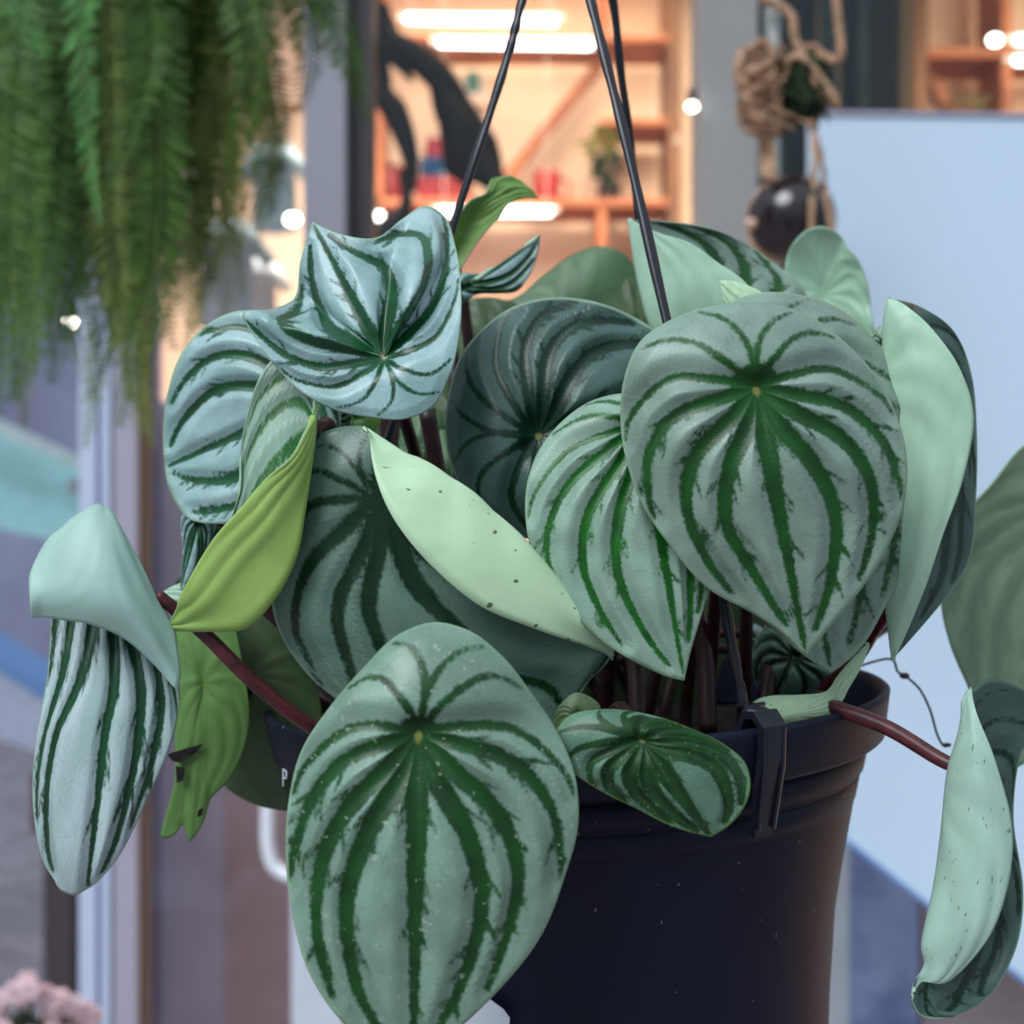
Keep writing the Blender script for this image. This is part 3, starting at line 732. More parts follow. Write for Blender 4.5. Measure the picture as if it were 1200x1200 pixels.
M_sill = plain('painted_metal_white', rgb(196, 208, 232), .4, var=.02)
M_blue = plain('blue_edge', rgb(110, 150, 204), .5, var=.02)
M_lav = plain('painted_post_lavender', rgb(172, 168, 186), .5, var=.03, scale=4)
M_post = plain('painted_post_grey', rgb(150, 150, 160), .55, var=.03, scale=4)
M_dark = plain('dark_bronze_frame', rgb(70, 64, 68), .5, var=.1, scale=8)
M_wallg = plain('painted_wall_grey', rgb(150, 150, 150), .7, var=.03, scale=5)
M_peach = plain('interior_wall', rgb(240, 216, 190), .8, var=.03, scale=2)
M_ceil = plain('interior_ceiling', rgb(225, 215, 205), .8, var=.02)
M_wood = plain('orange_wood', rgb(176, 104, 62), .55, col2=rgb(150, 84, 46), scale=12)
M_woodd = plain('brown_wood', rgb(120, 78, 46), .55, col2=rgb(96, 62, 38), scale=12)
M_glass = glass('window_glass', .022)
M_board = plain('white_board', rgb(204, 226, 244), .5, var=.015, scale=3)
M_tube = emit('lit_tube', (1.0, .97, .90, 1), 9.0)
M_bulb = emit('lit_bulb', (1.0, .93, .80, 1), 14.0)

fl = from_data('floor', [(-12, -4, 0), (12, -4, 0), (12, 14, 0), (-12, 14, 0)], [(0, 1, 2, 3)], M_pave, None, False); fl['kind'] = 'structure'
slab('trim_1', 92, 113, D0, .05, M_sill); slab('trim_2', 113.5, 117.5, D0+.01, .04, M_blue); slab('trim_3', 118, 129, D0, .05, M_sill)
slab('trim_4', 132, 160, D0+.005, .07, M_lav); slab('trim_5', 161, 167, D0+.02, .05, M_dark)
slab('trim_6', 355, 405, D0-.02, .08, M_post); slab('door_1', 406, 437, D0+.01, .05, M_dark)
slab('wall_front', 822, 889, D0-.02, .10, M_wallg)
slab('trim_7', 890, 896, D0+.02, .05, M_dark); slab('trim_8', 896, 914, D0, .05, plain('metal_strip', rgb(150, 166, 168), .35, var=.05)); slab('trim_9', 914, 919, D0+.02, .05, M_dark)
for i, (a, b) in enumerate([(-420, 91), (168, 354), (438, 821), (920, 1700)]):
    slab('window_%d' % (i+1), a, b, D0+.03, .006, M_glass, bev=0)
# facade above the openings
o = MB().box((-3, D0, 3.0), (3, D0+.12, 3.6)).build('trim_10', M_wallg); o['kind'] = 'structure'
# interior shell
YB = 3.7
o = MB().box((-1.15, YB, 0), (2.9, YB+.1, 3.25)).build('wall_back', M_peach); o['kind'] = 'structure'
o = MB().box((2.8, D0+.05, 0), (2.9, YB, 3.25)).build('wall_right', M_peach); o['kind'] = 'structure'
o = MB().box((-1.3, D0+.05, 3.2), (2.9, YB+.1, 3.3)).build('ceiling', M_ceil); o['kind'] = 'structure'
o = from_data('wall_left', [(X(163, D0)-.0, D0+.06, 0), (-1.10, YB, 0), (-1.10, YB, 3.25), (X(163, D0), D0+.06, 3.25), (X(163, D0)-.05, D0+.06, 0), (-1.16, YB, 0), (-1.16, YB, 3.25), (X(163, D0)-.05, D0+.06, 3.25)],
              [(0, 1, 2, 3), (4, 7, 6, 5), (0, 4, 5, 1), (3, 2, 6, 7), (0, 3, 7, 4), (1, 5, 6, 2)], M_lav, None, False); o['kind'] = 'structure'

# shelf unit in the middle window
DS = 3.45
def S(px, py): return Vector((X(px, 3.55), 3.55, Z(py, DS)))
def bx(px0, py0, px1, py1, d, th): return (X(px0, d), d, Z(py1, d)), (X(px1, d), d+th, Z(py0, d))
def shelf_unit(label, uprights, boards, brace, d=DS):
    t = empty('shelf_unit', (X((uprights[0][0]+uprights[-1][1])/2, d), d, 0), label, 'shelf')
    for a, b, y0, y1 in uprights:
        MB().box(*bx(a, y0, b, y1, d, .19), .003).build('upright', M_woodd if b-a > 13 else M_wood, t)
    for a, b, y, h in boards:
        MB().box(*bx(a, y, b, y+h, d, .19), .003).build('shelf_board', M_wood, t)
    if brace: MB().bar(P(*brace[0], d+.12), P(*brace[1], d+.12), .045, .03).build('diagonal_brace', M_wood, t)
    return t
shelf_unit('orange wooden wall shelves seen through the middle window', [(783, 798, -60, 1150), (704, 712, -60, 42), (700, 711, 244, 620), (440, 448, -60, 1150)],
           [(440, 783, 40, 9), (704, 783, 138, 9), (440, 783, 232, 10), (440, 783, 420, 10), (440, 783, 700, 10)], ((592, 212), (702, 78)))
shelf_unit('dark-framed shelves seen above the white board', [(1074, 1088, -60, 900), (1174, 1186, -60, 900), (1290, 1302, -60, 900)],
           [(1088, 1174, 56, 11), (1186, 1290, 56, 11), (1088, 1174, 148, 10), (1186, 1290, 148, 10)], ((1076, 62), (1120, 150)))
# things on the shelves
m = MB().lathe([(.001, 0), (.030, 0), (.034, .006), (.036, .092), (.034, .094), (.031, .090), (.028, .008), (.001, .008)], S(641, 232), 40)
mug = m.build('mug', plain('red_glaze', rgb(150, 4, 12), .6, var=.1), None, True)
tag(mug, 'red cylindrical mug on the middle shelf board', 'mug')
c = S(641, 232)
MB().tube(cr([c+Vector((.033, 0, .075)), c+Vector((.058, 0, .07)), c+Vector((.060, 0, .035)), c+Vector((.033, 0, .022))], 6), .005, 8).build('handle', mug.data.materials[0], mug, True)
can = MB().lathe([(.001, 0), (.046, 0), (.048, .004), (.048, .092), (.045, .096), (.001, .096)], S(455, 232), 40).build('tin_box', plain('dark_red_lacquer', rgb(110, 4, 12), .6, var=.1), None, True)
tag(can, 'dark red round tin at the left end of the shelf', 'tin')
MB().lathe([(.001, .096), (.050, .096), (.050, .106), (.001, .108)], S(455, 232), 40).build('lid', can.data.materials[0], can, True)
# folded cloths, each a rounded slab
def folded(px, py0, py1, w, col, label, tilt=0.0):
    a = S(px, py1+1); hgt = (py1-py0)/F*3.5
    m = MB(); n = 3
    for k in range(n):
        m.box(a+Vector((-w/2, -.02, hgt*k/n)), a+Vector((w/2, .15, hgt*(k+.94)/n)), min(.006, hgt/n*.4))
    bmesh.ops.rotate(m.bm, cent=a, matrix=Matrix.Rotation(tilt, 3, 'Y'), verts=m.bm.verts)
    return tag(m.build('folded_cloth', plain('cloth', col, .9, col2=tuple(x*.6 for x in col[:3])+(1,), scale=25), None, True), label, 'cloth', 'folded cloths on the shelf')
folded(520, 197, 231, .15, rgb(160, 60, 64), 'pink folded cloth at the bottom of the pile')
folded(522, 173, 197, .14, rgb(10, 66, 110), 'bright blue folded cloth in the middle of the pile')
folded(518, 150, 173, .10, rgb(150, 54, 66), 'rose folded cloth on top of the pile', .12)
# picture
pf = empty('framed_picture', P(549, 130, 3.66), 'pale framed picture with a teal patch on the back wall', 'picture')
MB().box(*bx(520, 66, 574, 122, 3.66, .03), .003).build('frame', plain('cream_frame', rgb(250, 232, 205), .5, var=.03), pf)
MB().box(*bx(546, 84, 562, 108, 3.655, .01)).build('print', plain('teal_print', rgb(90, 160, 150), .6), pf)
# small potted plants on the shelves
def leafball(m, c, r, n, ln, sd, up=.3):
    rr = random.Random(sd)
    for _ in range(n):
        v = Vector((rr.gauss(0, 1), rr.gauss(0, 1), rr.gauss(up, 1))).normalized()
        a = c+v*r*rr.uniform(.2, .6); b = a+v*ln+Vector((0, 0, -ln*.2)); s = v.cross(Vector((rr.random(), rr.random(), rr.random()))).normalized()*ln*.3
        md = a.lerp(b, .5)+Vector((0, 0, ln*.12)); nn = v.cross(s).normalized()*.0008
        vs = [m.bm.verts.new(q) for q in (a+nn, md+s+nn, b+nn, md-s+nn, a-nn, md+s-nn, b-nn, md-s-nn)]
        m.bm.faces.new(vs[:4]); m.bm.faces.new(vs[:3:-1])
        for q in range(4): m.bm.faces.new((vs[q], vs[4+q], vs[4+(q+1) % 4], vs[(q+1) % 4]))
    return m
M_gold = plain('leaves_yellow_green', rgb(140, 140, 60), .6, var=.2); M_dg = plain('leaves_dark_green', rgb(40, 62, 40), .6, var=.2)
pp = empty('potted_plant', S(714, 232), 'small yellow-green plant in a dark round pot on the shelf', 'plant')
MB().lathe([(.001, 0), (.022, 0), (.034, .03), (.032, .06), (.026, .07), (.022, .066), (.001, .06)], S(714, 232), 32).build('pot', plain('dark_glaze', rgb(60, 50, 55), .2), pp, True)
leafball(MB(), P(712, 196, 3.5), .045, 60, .035, 3).build('lower_foliage', M_dg, pp)
leafball(MB(), P(706, 168, 3.5), .055, 46, .035, 4, .5).build('foliage', M_gold, pp)
MB().tube(cr([P(712, 200, 3.5), P(690, 180, 3.5), P(672, 165, 3.5)], 5), .003, 6).build('stem', M_gold, pp, True)
pp = empty('potted_plant', S(1146, 148), 'spiky small plant on the shelf above the white board', 'plant')
m = MB()
for k in range(9):
    a = -1.2+k*.3; c = P(1146, 130, 3.5); m.tube(cr([c, c+Vector((math.sin(a)*.04, 0, .03)), c+Vector((math.sin(a)*.10, 0, .05*math.cos(a)+.0))], 4), [.004]*9, 6)
m.build('foliage', plain('leaves_olive', rgb(110, 104, 50), .6), pp, True)
MB().lathe([(.001, 0), (.035, 0), (.045, .04), (.04, .045), (.001, .04)], S(1146, 148), 24).build('pot', plain('cream_pot', rgb(214, 180, 140), .6), pp, True)
# lamps
def tube_lamp(x0, x1, y, d, label, tilt=0, grp=None):
    t = empty('tube_light', P((x0+x1)/2, y, d), label, 'lamp', grp)
    if True:
        for qx in (x0+8, x1-8): MB().tube([Vector((X(qx, d), d+.02, Z(y, d)+.012)), Vector((X(qx, d), d+.02, 3.2))], .001, 6).build('cord', M_ceil, t)
    a, b = P(x0+2, y-tilt, d), P(x1-2, y+tilt, d)
    MB().tube([a, b], .010, 14).build('tube', M_tube, t, True)
    MB().box((a.x-.02, d+.012, a.z+.002), (b.x+.02, d+.03, a.z+.016)).build('batten', M_ceil, t)
tube_lamp(474, 654, 23, 3.3, 'upper bright tube light behind the middle window', 1.5)
tube_lamp(512, 696, 51, 3.2, 'second bright tube light, just below the upper one', 1.5)
tube_lamp(512, 648, 248, 3.40, 'low bright tube light under the shelf with the mug')
tube_lamp(1190, 1290, 47, 3.2, 'upper tube light at the right edge above the board')
tube_lamp(1188, 1290, 71, 3.3, 'lower tube light at the right edge above the board')
def bulb(px, py, d, label, r=.010):
    t = empty('light_bulb', P(px, py, d), label, 'lamp')
    MB().ball(P(px, py, d), r, (1.3, 1, 1)).build('glass_bulb', M_bulb, t, True)
    c = P(px, py, d); MB().lathe([(.001, .022), (.006, .022), (.006, .008), (.004, .005)], c, 16).build('socket', M_dark, t, True)
bulb(443, 253, 3.2, 'round bulb low beside the dark door frame')
bulb(811, 125, 1.66, 'round bulb at the edge of the grey wall', .005)
bulb(343, 257, 2.6, 'oval bulb left of the grey post', .011)
bulb(83, 377, 1.6, 'round bulb under the fern at far left', .006)
bulb(1166, 47, 3.2, 'round bulb beside the shelf upright above the board', .012)
# unseen area lights added to brighten the shop interior
def area(loc, size, en, col, rot=(0, 0, 0)):
    L = bpy.data.lights.new('interior_fill', 'AREA'); L.energy = en; L.size = size; L.color = col
    o = bpy.data.objects.new('interior_fill', L); C.objects.link(o); o.location = loc; o.rotation_euler = rot; L.spread = math.radians(96)
area((.3, 2.95, 3.1), 1.3, 50, (1.0, .74, .50)); area((.15, 2.3, 3.0), .6, 13, (1.0, .76, .54), (math.radians(48), 0, 0)); area((1.7, 2.3, 3.0), .6, 18, (1.0, .74, .46), (math.radians(48), 0, 0)); area((-.5, 2.3, 3.0), .3, 4, (1.0, .84, .72), (math.radians(48), 0, 0)); area((1.9, 2.95, 3.1), 1.0, 28, (1.0, .74, .44)); area((-.6, 2.9, 3.1), .7, 26, (1.0, .84, .74))
# dark strap-leaved plant inside the door
dp = empty('hanging_plant', P(455, 20, 1.95), 'dark strap-leaved plant hanging inside beside the dark door frame', 'plant')
M_strap = plain('leaves_blackish', rgb(24, 24, 18), .6, col2=rgb(12, 12, 10), scale=20)
def strap(pts, ws, d=1.95):
    p = cr([P(x, y, d+.004*k) for k, (x, y) in enumerate(pts)], 6); n = len(p)
    wi = np.interp(np.linspace(0, 1, n), np.linspace(0, 1, len(ws)), ws); vs = []; fs = []
    for i, q in enumerate(p):
        tg = (p[min(i+1, n-1)]-p[max(i-1, 0)]).normalized(); s = tg.cross(Vector((0, 1, 0))).normalized()*wi[i]/F*d
        vs += [q-s, q-Vector((0, .006, 0)), q+s, q+Vector((0, .003, 0))]
    for i in range(n-1):
        for k in range(4): fs.append((i*4+k, i*4+(k+1) % 4, (i+1)*4+(k+1) % 4, (i+1)*4+k))
    from_data('leaf', vs, fs, M_strap, dp)
strap([(440, 30), (480, 58), (515, 90), (532, 130), (560, 175), (580, 215)], [5, 14, 17, 24, 26, 14])
strap([(520, 110), (535, 145), (548, 190), (556, 212)], [8, 22, 30, 14])
strap([(436, 100), (462, 130), (480, 180), (484, 225)], [12, 16, 11, 5])
strap([(445, 62), (468, 74), (484, 95)], [4, 9, 3])
strap([(430, 40), (446, 90), (455, 140)], [14, 13, 4])
strap([(470, 200), (476, 240), (450, 275), (430, 300)], [4, 8, 18, 10])
strap([(438, 50), (470, 60), (500, 84), (520, 108)], [8, 10, 12, 10])
strap([(545, 170), (562, 196), (585, 222)], [14, 20, 8])
strap([(425, -10), (440, 20), (462, 40)], [10, 22, 8])
MB().tube(cr([P(440, -300, 1.95), P(440, -80, 1.95), P(442, 30, 1.95)], 6), .006, 8).build('stem', M_strap, dp, True)
# left window: clothes behind the glass; panels stand in for its reflections
DC = 2.25
slab('reflection_panel', 186, 262, DC, .03, plain('grey_panel', rgb(196, 198, 222), .6, var=.06, scale=6), 0, Z(470, DC), None)
slab('reflection_panel', 263, 352, DC+.01, .03, plain('brown_panel', rgb(200, 182, 190), .6, var=.1, scale=6), 0, Z(455, DC), None)
for o, lb in zip([o for o in bpy.data.objects if o.name.startswith('reflection_panel')], ('grey-lavender reflection in the left window, built as a tall panel', 'brownish reflection in the left window, built as a tall panel, right of the grey one')):
    tag(o, lb, 'reflection')
slab('door_2', 168, 185, DC-.02, .03, plain('slate', rgb(130, 132, 164), .6), 0, 3.0)
def shirt(px, py, s, d, col, label):
    t = empty('shirt', P(px, py, d), label, 'shirt', 'clothes behind the left window')
    m = MB(); c = P(px, py, d); ol = [(-.06, 0), (-.2, -.05), (-.42, -.34), (-.30, -.42), (-.21, -.28), (-.24, -.95), (0, -1.0), (.24, -.95), (.21, -.28), (.30, -.42), (.42, -.34), (.2, -.05), (.06, 0), (0, -.05)]
    f = [m.bm.verts.new(c+Vector((x*s, -.012-.01*math.cos(6*x), z*s))) for x, z in ol]; b = [m.bm.verts.new(c+Vector((x*s, .02, z*s))) for x, z in ol]; n = len(ol)
    m.bm.faces.new(f); m.bm.faces.new(b[::-1])
    for i in range(n): m.bm.faces.new((f[i], b[i], b[(i+1) % n], f[(i+1) % n]))
    m.build('body', plain('shirt_cloth', col, .9, col2=tuple(x*.75 for x in col[:3])+(1,), scale=14), t, True)
    MB().tube(cr([c+Vector((-.12*s, 0, -.02*s)), c+Vector((0, 0, .04*s)), c+Vector((.12*s, 0, -.02*s))], 6), .004, 6).build('clothes_hanger', M_dark, t, True)
shirt(268, 258, .22, 2.5, rgb(190, 222, 238), 'light blue shirt hanging behind the left window')
shirt(322, 168, .19, 2.7, rgb(176, 208, 224), 'blue-grey shirt hanging higher beside the grey post')
shirt(300, 300, .20, 2.9, rgb(206, 222, 232), 'pale shirt half behind the light blue one')
shirt(214, 190, .20, 2.9, rgb(190, 182, 176), 'greyish shirt behind the fern fronds')
o = slab('rail', 168, 352, 2.75, .02, M_woodd, Z(126, 2.75)-.008, Z(126, 2.75)+.008, None); tag(o, 'brown clothes rail behind the left window', 'rail')
# handle and white post low on the door
hd = MB().tube(cr([P(316, 880, 1.6), P(314, 940, 1.6), P(314, 990, 1.6), P(322, 1016, 1.6), P(342, 1028, 1.6), P(362, 1028, 1.62)], 8), .0085, 12).build('door_handle', plain('white_enamel', rgb(236, 242, 250), .2, var=.01), None, True)
tag(hd, 'curved white pull handle behind the front leaf', 'handle')
slab('trim_11', 341, 402, 1.62, .06, plain('white_paint', rgb(206, 214, 226), .5, var=.02), 0, Z(1040, 1.62))
# reflected street, built as solid things behind the left pane
M_st = plain('far_wall', rgb(150, 150, 176), .8, var=.12, scale=1.5, col2=rgb(120, 118, 146))
o = from_data('wall_far', [(-8, 9, 0), (-1.3, 9, 0), (-1.3, 9, 5), (-8, 9, 5)], [(0, 1, 2, 3)], M_st, None, False); o['kind'] = 'structure'
aw = empty('awning', P(30, 640, 5), 'teal market awning with pale edge reflected in the far left pane, built behind it', 'awning')
p0, p1 = P(-140, 440, 5), P(96, 548, 5)
q0, q1 = P(-140, 590, 4.7), P(96, 640, 4.7)
def quadslab(name, pts, th, mat, par):
    a = [Vector(p) for p in pts]; b = [p+Vector((0, th, 0)) for p in a]
    return from_data(name, a+b, [(0, 1, 2, 3), (7, 6, 5, 4), (0, 4, 5, 1), (1, 5, 6, 2), (2, 6, 7, 3), (3, 7, 4, 0)], mat, par, False)
quadslab('canopy', [q0, q1, p1, p0], .04, plain('teal_canvas', rgb(146, 190, 190), .8, var=.08), aw)
quadslab('pale_border', [P(-140, 445, 4.68), P(96, 552, 4.68), P(96, 538, 4.68), P(-140, 428, 4.68)], .04, plain('pale_canvas', rgb(204, 218, 214), .8), aw)
MB().tube([P(86, 560, 4.9), P(86, 980, 4.9)], .02, 10).build('pole', M_post, aw, True)
bn = empty('bench', (X(0, 4.4), 4.4, 0), 'white bench with a blue edge reflected in the far left pane, built behind it', 'bench')
quadslab('seat_panel', [P(-200, 800, 4.2), P(100, 900, 4.2), P(100, 838, 4.2), P(-200, 660, 4.2)], .25, plain('white_bench', rgb(196, 200, 222), .5), bn)
quadslab('blue_edge', [P(-200, 664, 4.19), P(100, 850, 4.19), P(100, 832, 4.19), P(-200, 646, 4.19)], .25, M_blue, bn)
MB().box((X(60, 4.2), 4.25, 0), (X(85, 4.2), 4.35, Z(870, 4.2))).build('leg', M_dark, bn)
MB().box((X(-190, 4.2), 4.25, 0), (X(-165, 4.2), 4.35, Z(790, 4.2))).build('leg', M_dark, bn)
bl = empty('timber_post', P(66, 1200, 2.6), 'short dark brown post low beside the white frame', 'post')
MB().box((X(50, 2.6), 2.6, 0), (X(84, 2.6), 2.66, Z(985, 2.6)), .004).build('shaft', plain('dark_timber', rgb(74, 58, 58), .8, var=.2, scale=9), bl)
MB().box((X(38, 2.6), 2.585, Z(975, 2.6)), (X(70, 2.6), 2.67, Z(905, 2.6)), .006).build('cap', plain('reddish_timber', rgb(104, 70, 70), .8, var=.2), bl)
def blossoms(px, py, d, label, seed):
    r = random.Random(seed); t = empty('flowering_plant', P(px, py+90, d), label, 'flowers', 'pink flowers at the bottom left')
    mat = plain('petals_pink', rgb(236, 212, 216), .7, col2=rgb(214, 174, 184), scale=60)
    for k in range(16):
        c = P(px+r.uniform(-34, 34), py+r.uniform(-18, 55), d+r.uniform(-.03, .03)); m = MB()
        for j in range(6):
            a = j*PI/3; v = Vector((math.cos(a), -.35, math.sin(a)))
            m.ball(c+v*.0075, .006, (1, .45, 1), 1)
        m.ball(c-Vector((0, .004, 0)), .0035, (1, 1, 1), 1)
        m.build('blossom', mat, t, True)
        MB().tube(cr([c, c.lerp(P(px, py+90, d), .5)+Vector((.004, .004, 0)), P(px, py+90, d)], 4), .0012, 5).build('stem', M_dg, t, True)
    leafball(MB(), P(px, py+45, d), .024, 50, .02, seed).build('foliage', M_dg, t)
pl = MB().box((X(-70, 1.4), 1.28, 0), (X(150, 1.4), 1.48, Z(1276, 1.36)), .006).build('planter', M_lav); tag(pl, 'tall planter box below the pink flowers', 'planter')
blossoms(28, 1168, 1.35, 'pale pink blossoms in the bottom left corner', 5)
blossoms(88, 1188, 1.38, 'pale pink blossoms just right of the corner ones', 6)
# right window: dark curtain panels
for a, b, col, lb in ((919, 960, rgb(46, 62, 60), 'dark green curtain panel beside the metal strip'), (961, 984, rgb(86, 98, 94), 'grey-green narrow curtain panel'), (985, 1008, rgb(44, 58, 56), 'blackish curtain panel left of the pale stripe'), (1009, 1020, rgb(104, 116, 108), 'pale thin curtain stripe'), (1021, 1056, rgb(52, 54, 50), 'charcoal curtain panel right of the pale stripe'), (1057, 1072, rgb(190, 150, 104), 'tan curtain panel beside the shelves')):
    m = MB(); d = 2.0; n = 10; xa, xb = X(a, d), X(b, d)
    f, k2 = [], []
    for i in range(n+1):
        x = xa+(xb-xa)*i/n; y = d+.008*math.sin(i*2.1)
        f.append((m.bm.verts.new((x, y, .4)), m.bm.verts.new((x, y, 3.0)))); k2.append((m.bm.verts.new((x, y+.01, .4)), m.bm.verts.new((x, y+.01, 3.0))))
    for i in range(n):
        m.bm.faces.new((f[i][0], f[i+1][0], f[i+1][1], f[i][1])); m.bm.faces.new((k2[i][0], k2[i][1], k2[i+1][1], k2[i+1][0]))
    for s_ in (0, n): m.bm.faces.new((f[s_][0], f[s_][1], k2[s_][1], k2[s_][0]))
    tag(m.build('curtain_panel', plain('curtain', col, .8, var=.15, scale=6), None, True), lb, 'curtain', 'curtain panels behind the right window')
# below the white board
o = slab('cabinet', 1000, 1078, 1.62, .05, plain('blue_grey_front', rgb(126, 140, 178), .5, col2=rgb(84, 98, 142), scale=12), 0, Z(930, 1.62), None); tag(o, 'blue-grey cabinet front under the white board', 'cabinet')
o = slab('cabinet', 1079, 1420, 1.63, .05, plain('brown_grey_front', rgb(172, 156, 156), .6, col2=rgb(138, 128, 138), scale=9), 0, Z(930, 1.63), None); tag(o, 'brown-grey cabinet front at the bottom right', 'cabinet')
slab('trim_12', 930, 999, 1.64, .05, plain('pale_grey_post', rgb(172, 180, 186), .6, var=.05), 0, Z(900, 1.64))
# the white board
DB = 1.3
pts = [(948, 131), (1560, 138), (1560, 1432), (948, 948)]
a = [P(x, y, DB) for x, y in pts]; b = [p+Vector((0, .009, 0)) for p in a]
bd = from_data('display_board', a+b, [(0, 1, 2, 3), (7, 6, 5, 4), (0, 4, 5, 1), (1, 5, 6, 2), (2, 6, 7, 3), (3, 7, 4, 0)], M_board, None, False)
tag(bd, 'large blank white board with a slanting lower edge', 'board')
MB().bar(P(948, 950, DB-.001), P(1560, 1434, DB-.001), .0035, .004).build('blue_edge_strip', M_blue, bd)
MB().bar(P(948, 132, DB-.001), P(1560, 139, DB-.001), .004, .004).build('top_edge_strip', M_lav, bd)
for x, y in ((1100, 250), (1400, 250), (1100, 900), (1400, 1100)):
    MB().tube([P(x, y, DB+.008), Vector((P(x, y, DB).x, D0+.035, P(x, y, DB).z))], .008, 8).build('standoff', M_post, bd, True)
# raffia bundle with moss and a dark round shell pot
DR = 1.12
M_raf = plain('raffia', rgb(196, 158, 128), .9, col2=rgb(160, 124, 98), scale=60); M_moss = plain('moss', rgb(52, 70, 42), .95, col2=rgb(26, 38, 22), scale=50, bump=.8)
rb = empty('raffia_hanger', P(905, 180, DR), 'bundle of tan raffia around dark green moss hanging by the grey wall', 'hanger')
MB().ball(P(935, 100, DR), .028, (.9, .8, 1.25), 3).build('moss', M_moss, rb, True)
leafball(MB(), P(935, 100, DR), .040, 160, .016, 9, -.2).build('leaves', M_moss, rb)
R_ = random.Random(4)
for k in range(80):
    a0 = R_.uniform(0, 6.3); cx, cy = R_.choice([(885, 85), (890, 100), (892, 130), (900, 75)]); pts = []
    for j in range(6):
        a0 += R_.uniform(.5, 1.1); rr_ = R_.uniform(8, 30); pts.append(P(cx+rr_*math.cos(a0), cy+rr_*1.15*math.sin(a0), DR-.015+R_.uniform(-.02, .02)))
    MB().tube(cr(pts, 6), R_.uniform(.0005, .0013), 6, .6).build('raffia_strand', M_raf, rb, True)
for pts, r in ([((878, 60), (892, 50), (905, 70), (880, 88), (868, 105), (888, 118)), .0055], [((866, 92), (880, 80), (910, 78), (935, 66), (960, 90), (982, 124)), .005], [((870, 108), (885, 140), (900, 165), (905, 215)), .006], [((895, 0), (925, 15), (932, 45), (945, 75), (962, 105), (975, 122)), .0055],
                [((984, -30), (980, 0), (984, 40), (985, 68), (965, 66), (950, 56), (925, 70)), .0042], [((880, 120), (910, 130), (935, 140), (955, 145)), .0022], [((876, 125), (905, 140), (930, 150)), .002], [((890, 130), (896, 170), (899, 210)), .005], [((905, 60), (906, 90), (905, 125)), .0022],
                [((952, 140), (955, 180), (952, 240), (951, 275)), .0028], [((950, 140), (962, 185), (970, 240), (976, 275)), .0022], [((872, 60), (864, 80), (872, 100), (866, 90), (880, 130)), .005], [((890, 90), (880, 130), (905, 160), (915, 140), (900, 110)), .005]):
    q = cr([P(x, y, DR-.02+R_.uniform(-.008, .008)) for x, y in pts], 8)
    q = [v+Vector((R_.uniform(-.001, .001), R_.uniform(-.001, .001), R_.uniform(-.001, .001))) for v in q]
    MB().tube(q, r, 8, .7).build('raffia_strand', M_raf, rb, True)
MB().bar(P(904, -200, DR), P(905, 58, DR), .012, .006).build('cream_stick', plain('cream_paint', rgb(196, 204, 204), .5), rb)
sp = empty('shell_pot', P(927, 330, DR), 'dark glossy round shell pot hanging on two tan strings', 'pot')
MB().lathe([(max(.0001, .0395*math.sin(x)), -.0395*math.cos(x)*1.02) for x in np.linspace(0, 2.62, 26)]+[(.0175, .034), (.015, .030), (.03, .01), (.03, -.01), (.0001, -.03)], P(927, 258, DR+.01), 48).build('shell', plain('dark_shell', rgb(44, 32, 36), .22, col2=rgb(30, 20, 24), scale=20, Coat_Weight=.5), sp, True)
MB().ball(P(881, 262, DR-.01), .005, (1, 1, 1), 2).build('bead', plain('peach_bead', rgb(230, 190, 165), .4), sp, True)
for pts in (((952, 230), (951, 255), (950, 290)), ((966, 226), (972, 250), (976, 285))):
    MB().tube(cr([P(x, y, DR-.035) for x, y in pts], 5), .0028, 8).build('string', M_raf, sp, True)
# hanging fern, top left
fr = empty('hanging_fern', P(110, -230, .92), 'large feathery hanging fern filling the upper left corner', 'plant')
MB().lathe([(.001, -.10), (.07, -.10), (.095, 0), (.098, .004), (.092, .004), (.001, -.01)], P(110, -230, .92), 40).build('pot', M_dark, fr, True)
def fern_mat(name, col, tr=.35):
    t = NT(name); co = t.n('ShaderNodeTexCoord').outputs['Object']
    c = t.mix(t.smooth(t.noise(co, 40, 3), .3, .7), col, tuple(x*.6 for x in col[:3])+(1,))
    p = t.principled(c, .55); tl = t.n('ShaderNodeBsdfTranslucent'); t.val(tl.inputs[0], c)
    mx = t.n('ShaderNodeMixShader'); mx.inputs[0].default_value = tr; t.l(p.outputs[0], mx.inputs[1]); t.l(tl.outputs[0], mx.inputs[2])
    return t.done(mx.outputs[0])
FM = [fern_mat('fern_dark', rgb(62, 96, 34)), fern_mat('fern_mid', rgb(92, 134, 52)), fern_mat('fern_olive', rgb(140, 160, 84)), fern_mat('fern_bright', rgb(112, 180, 96))]
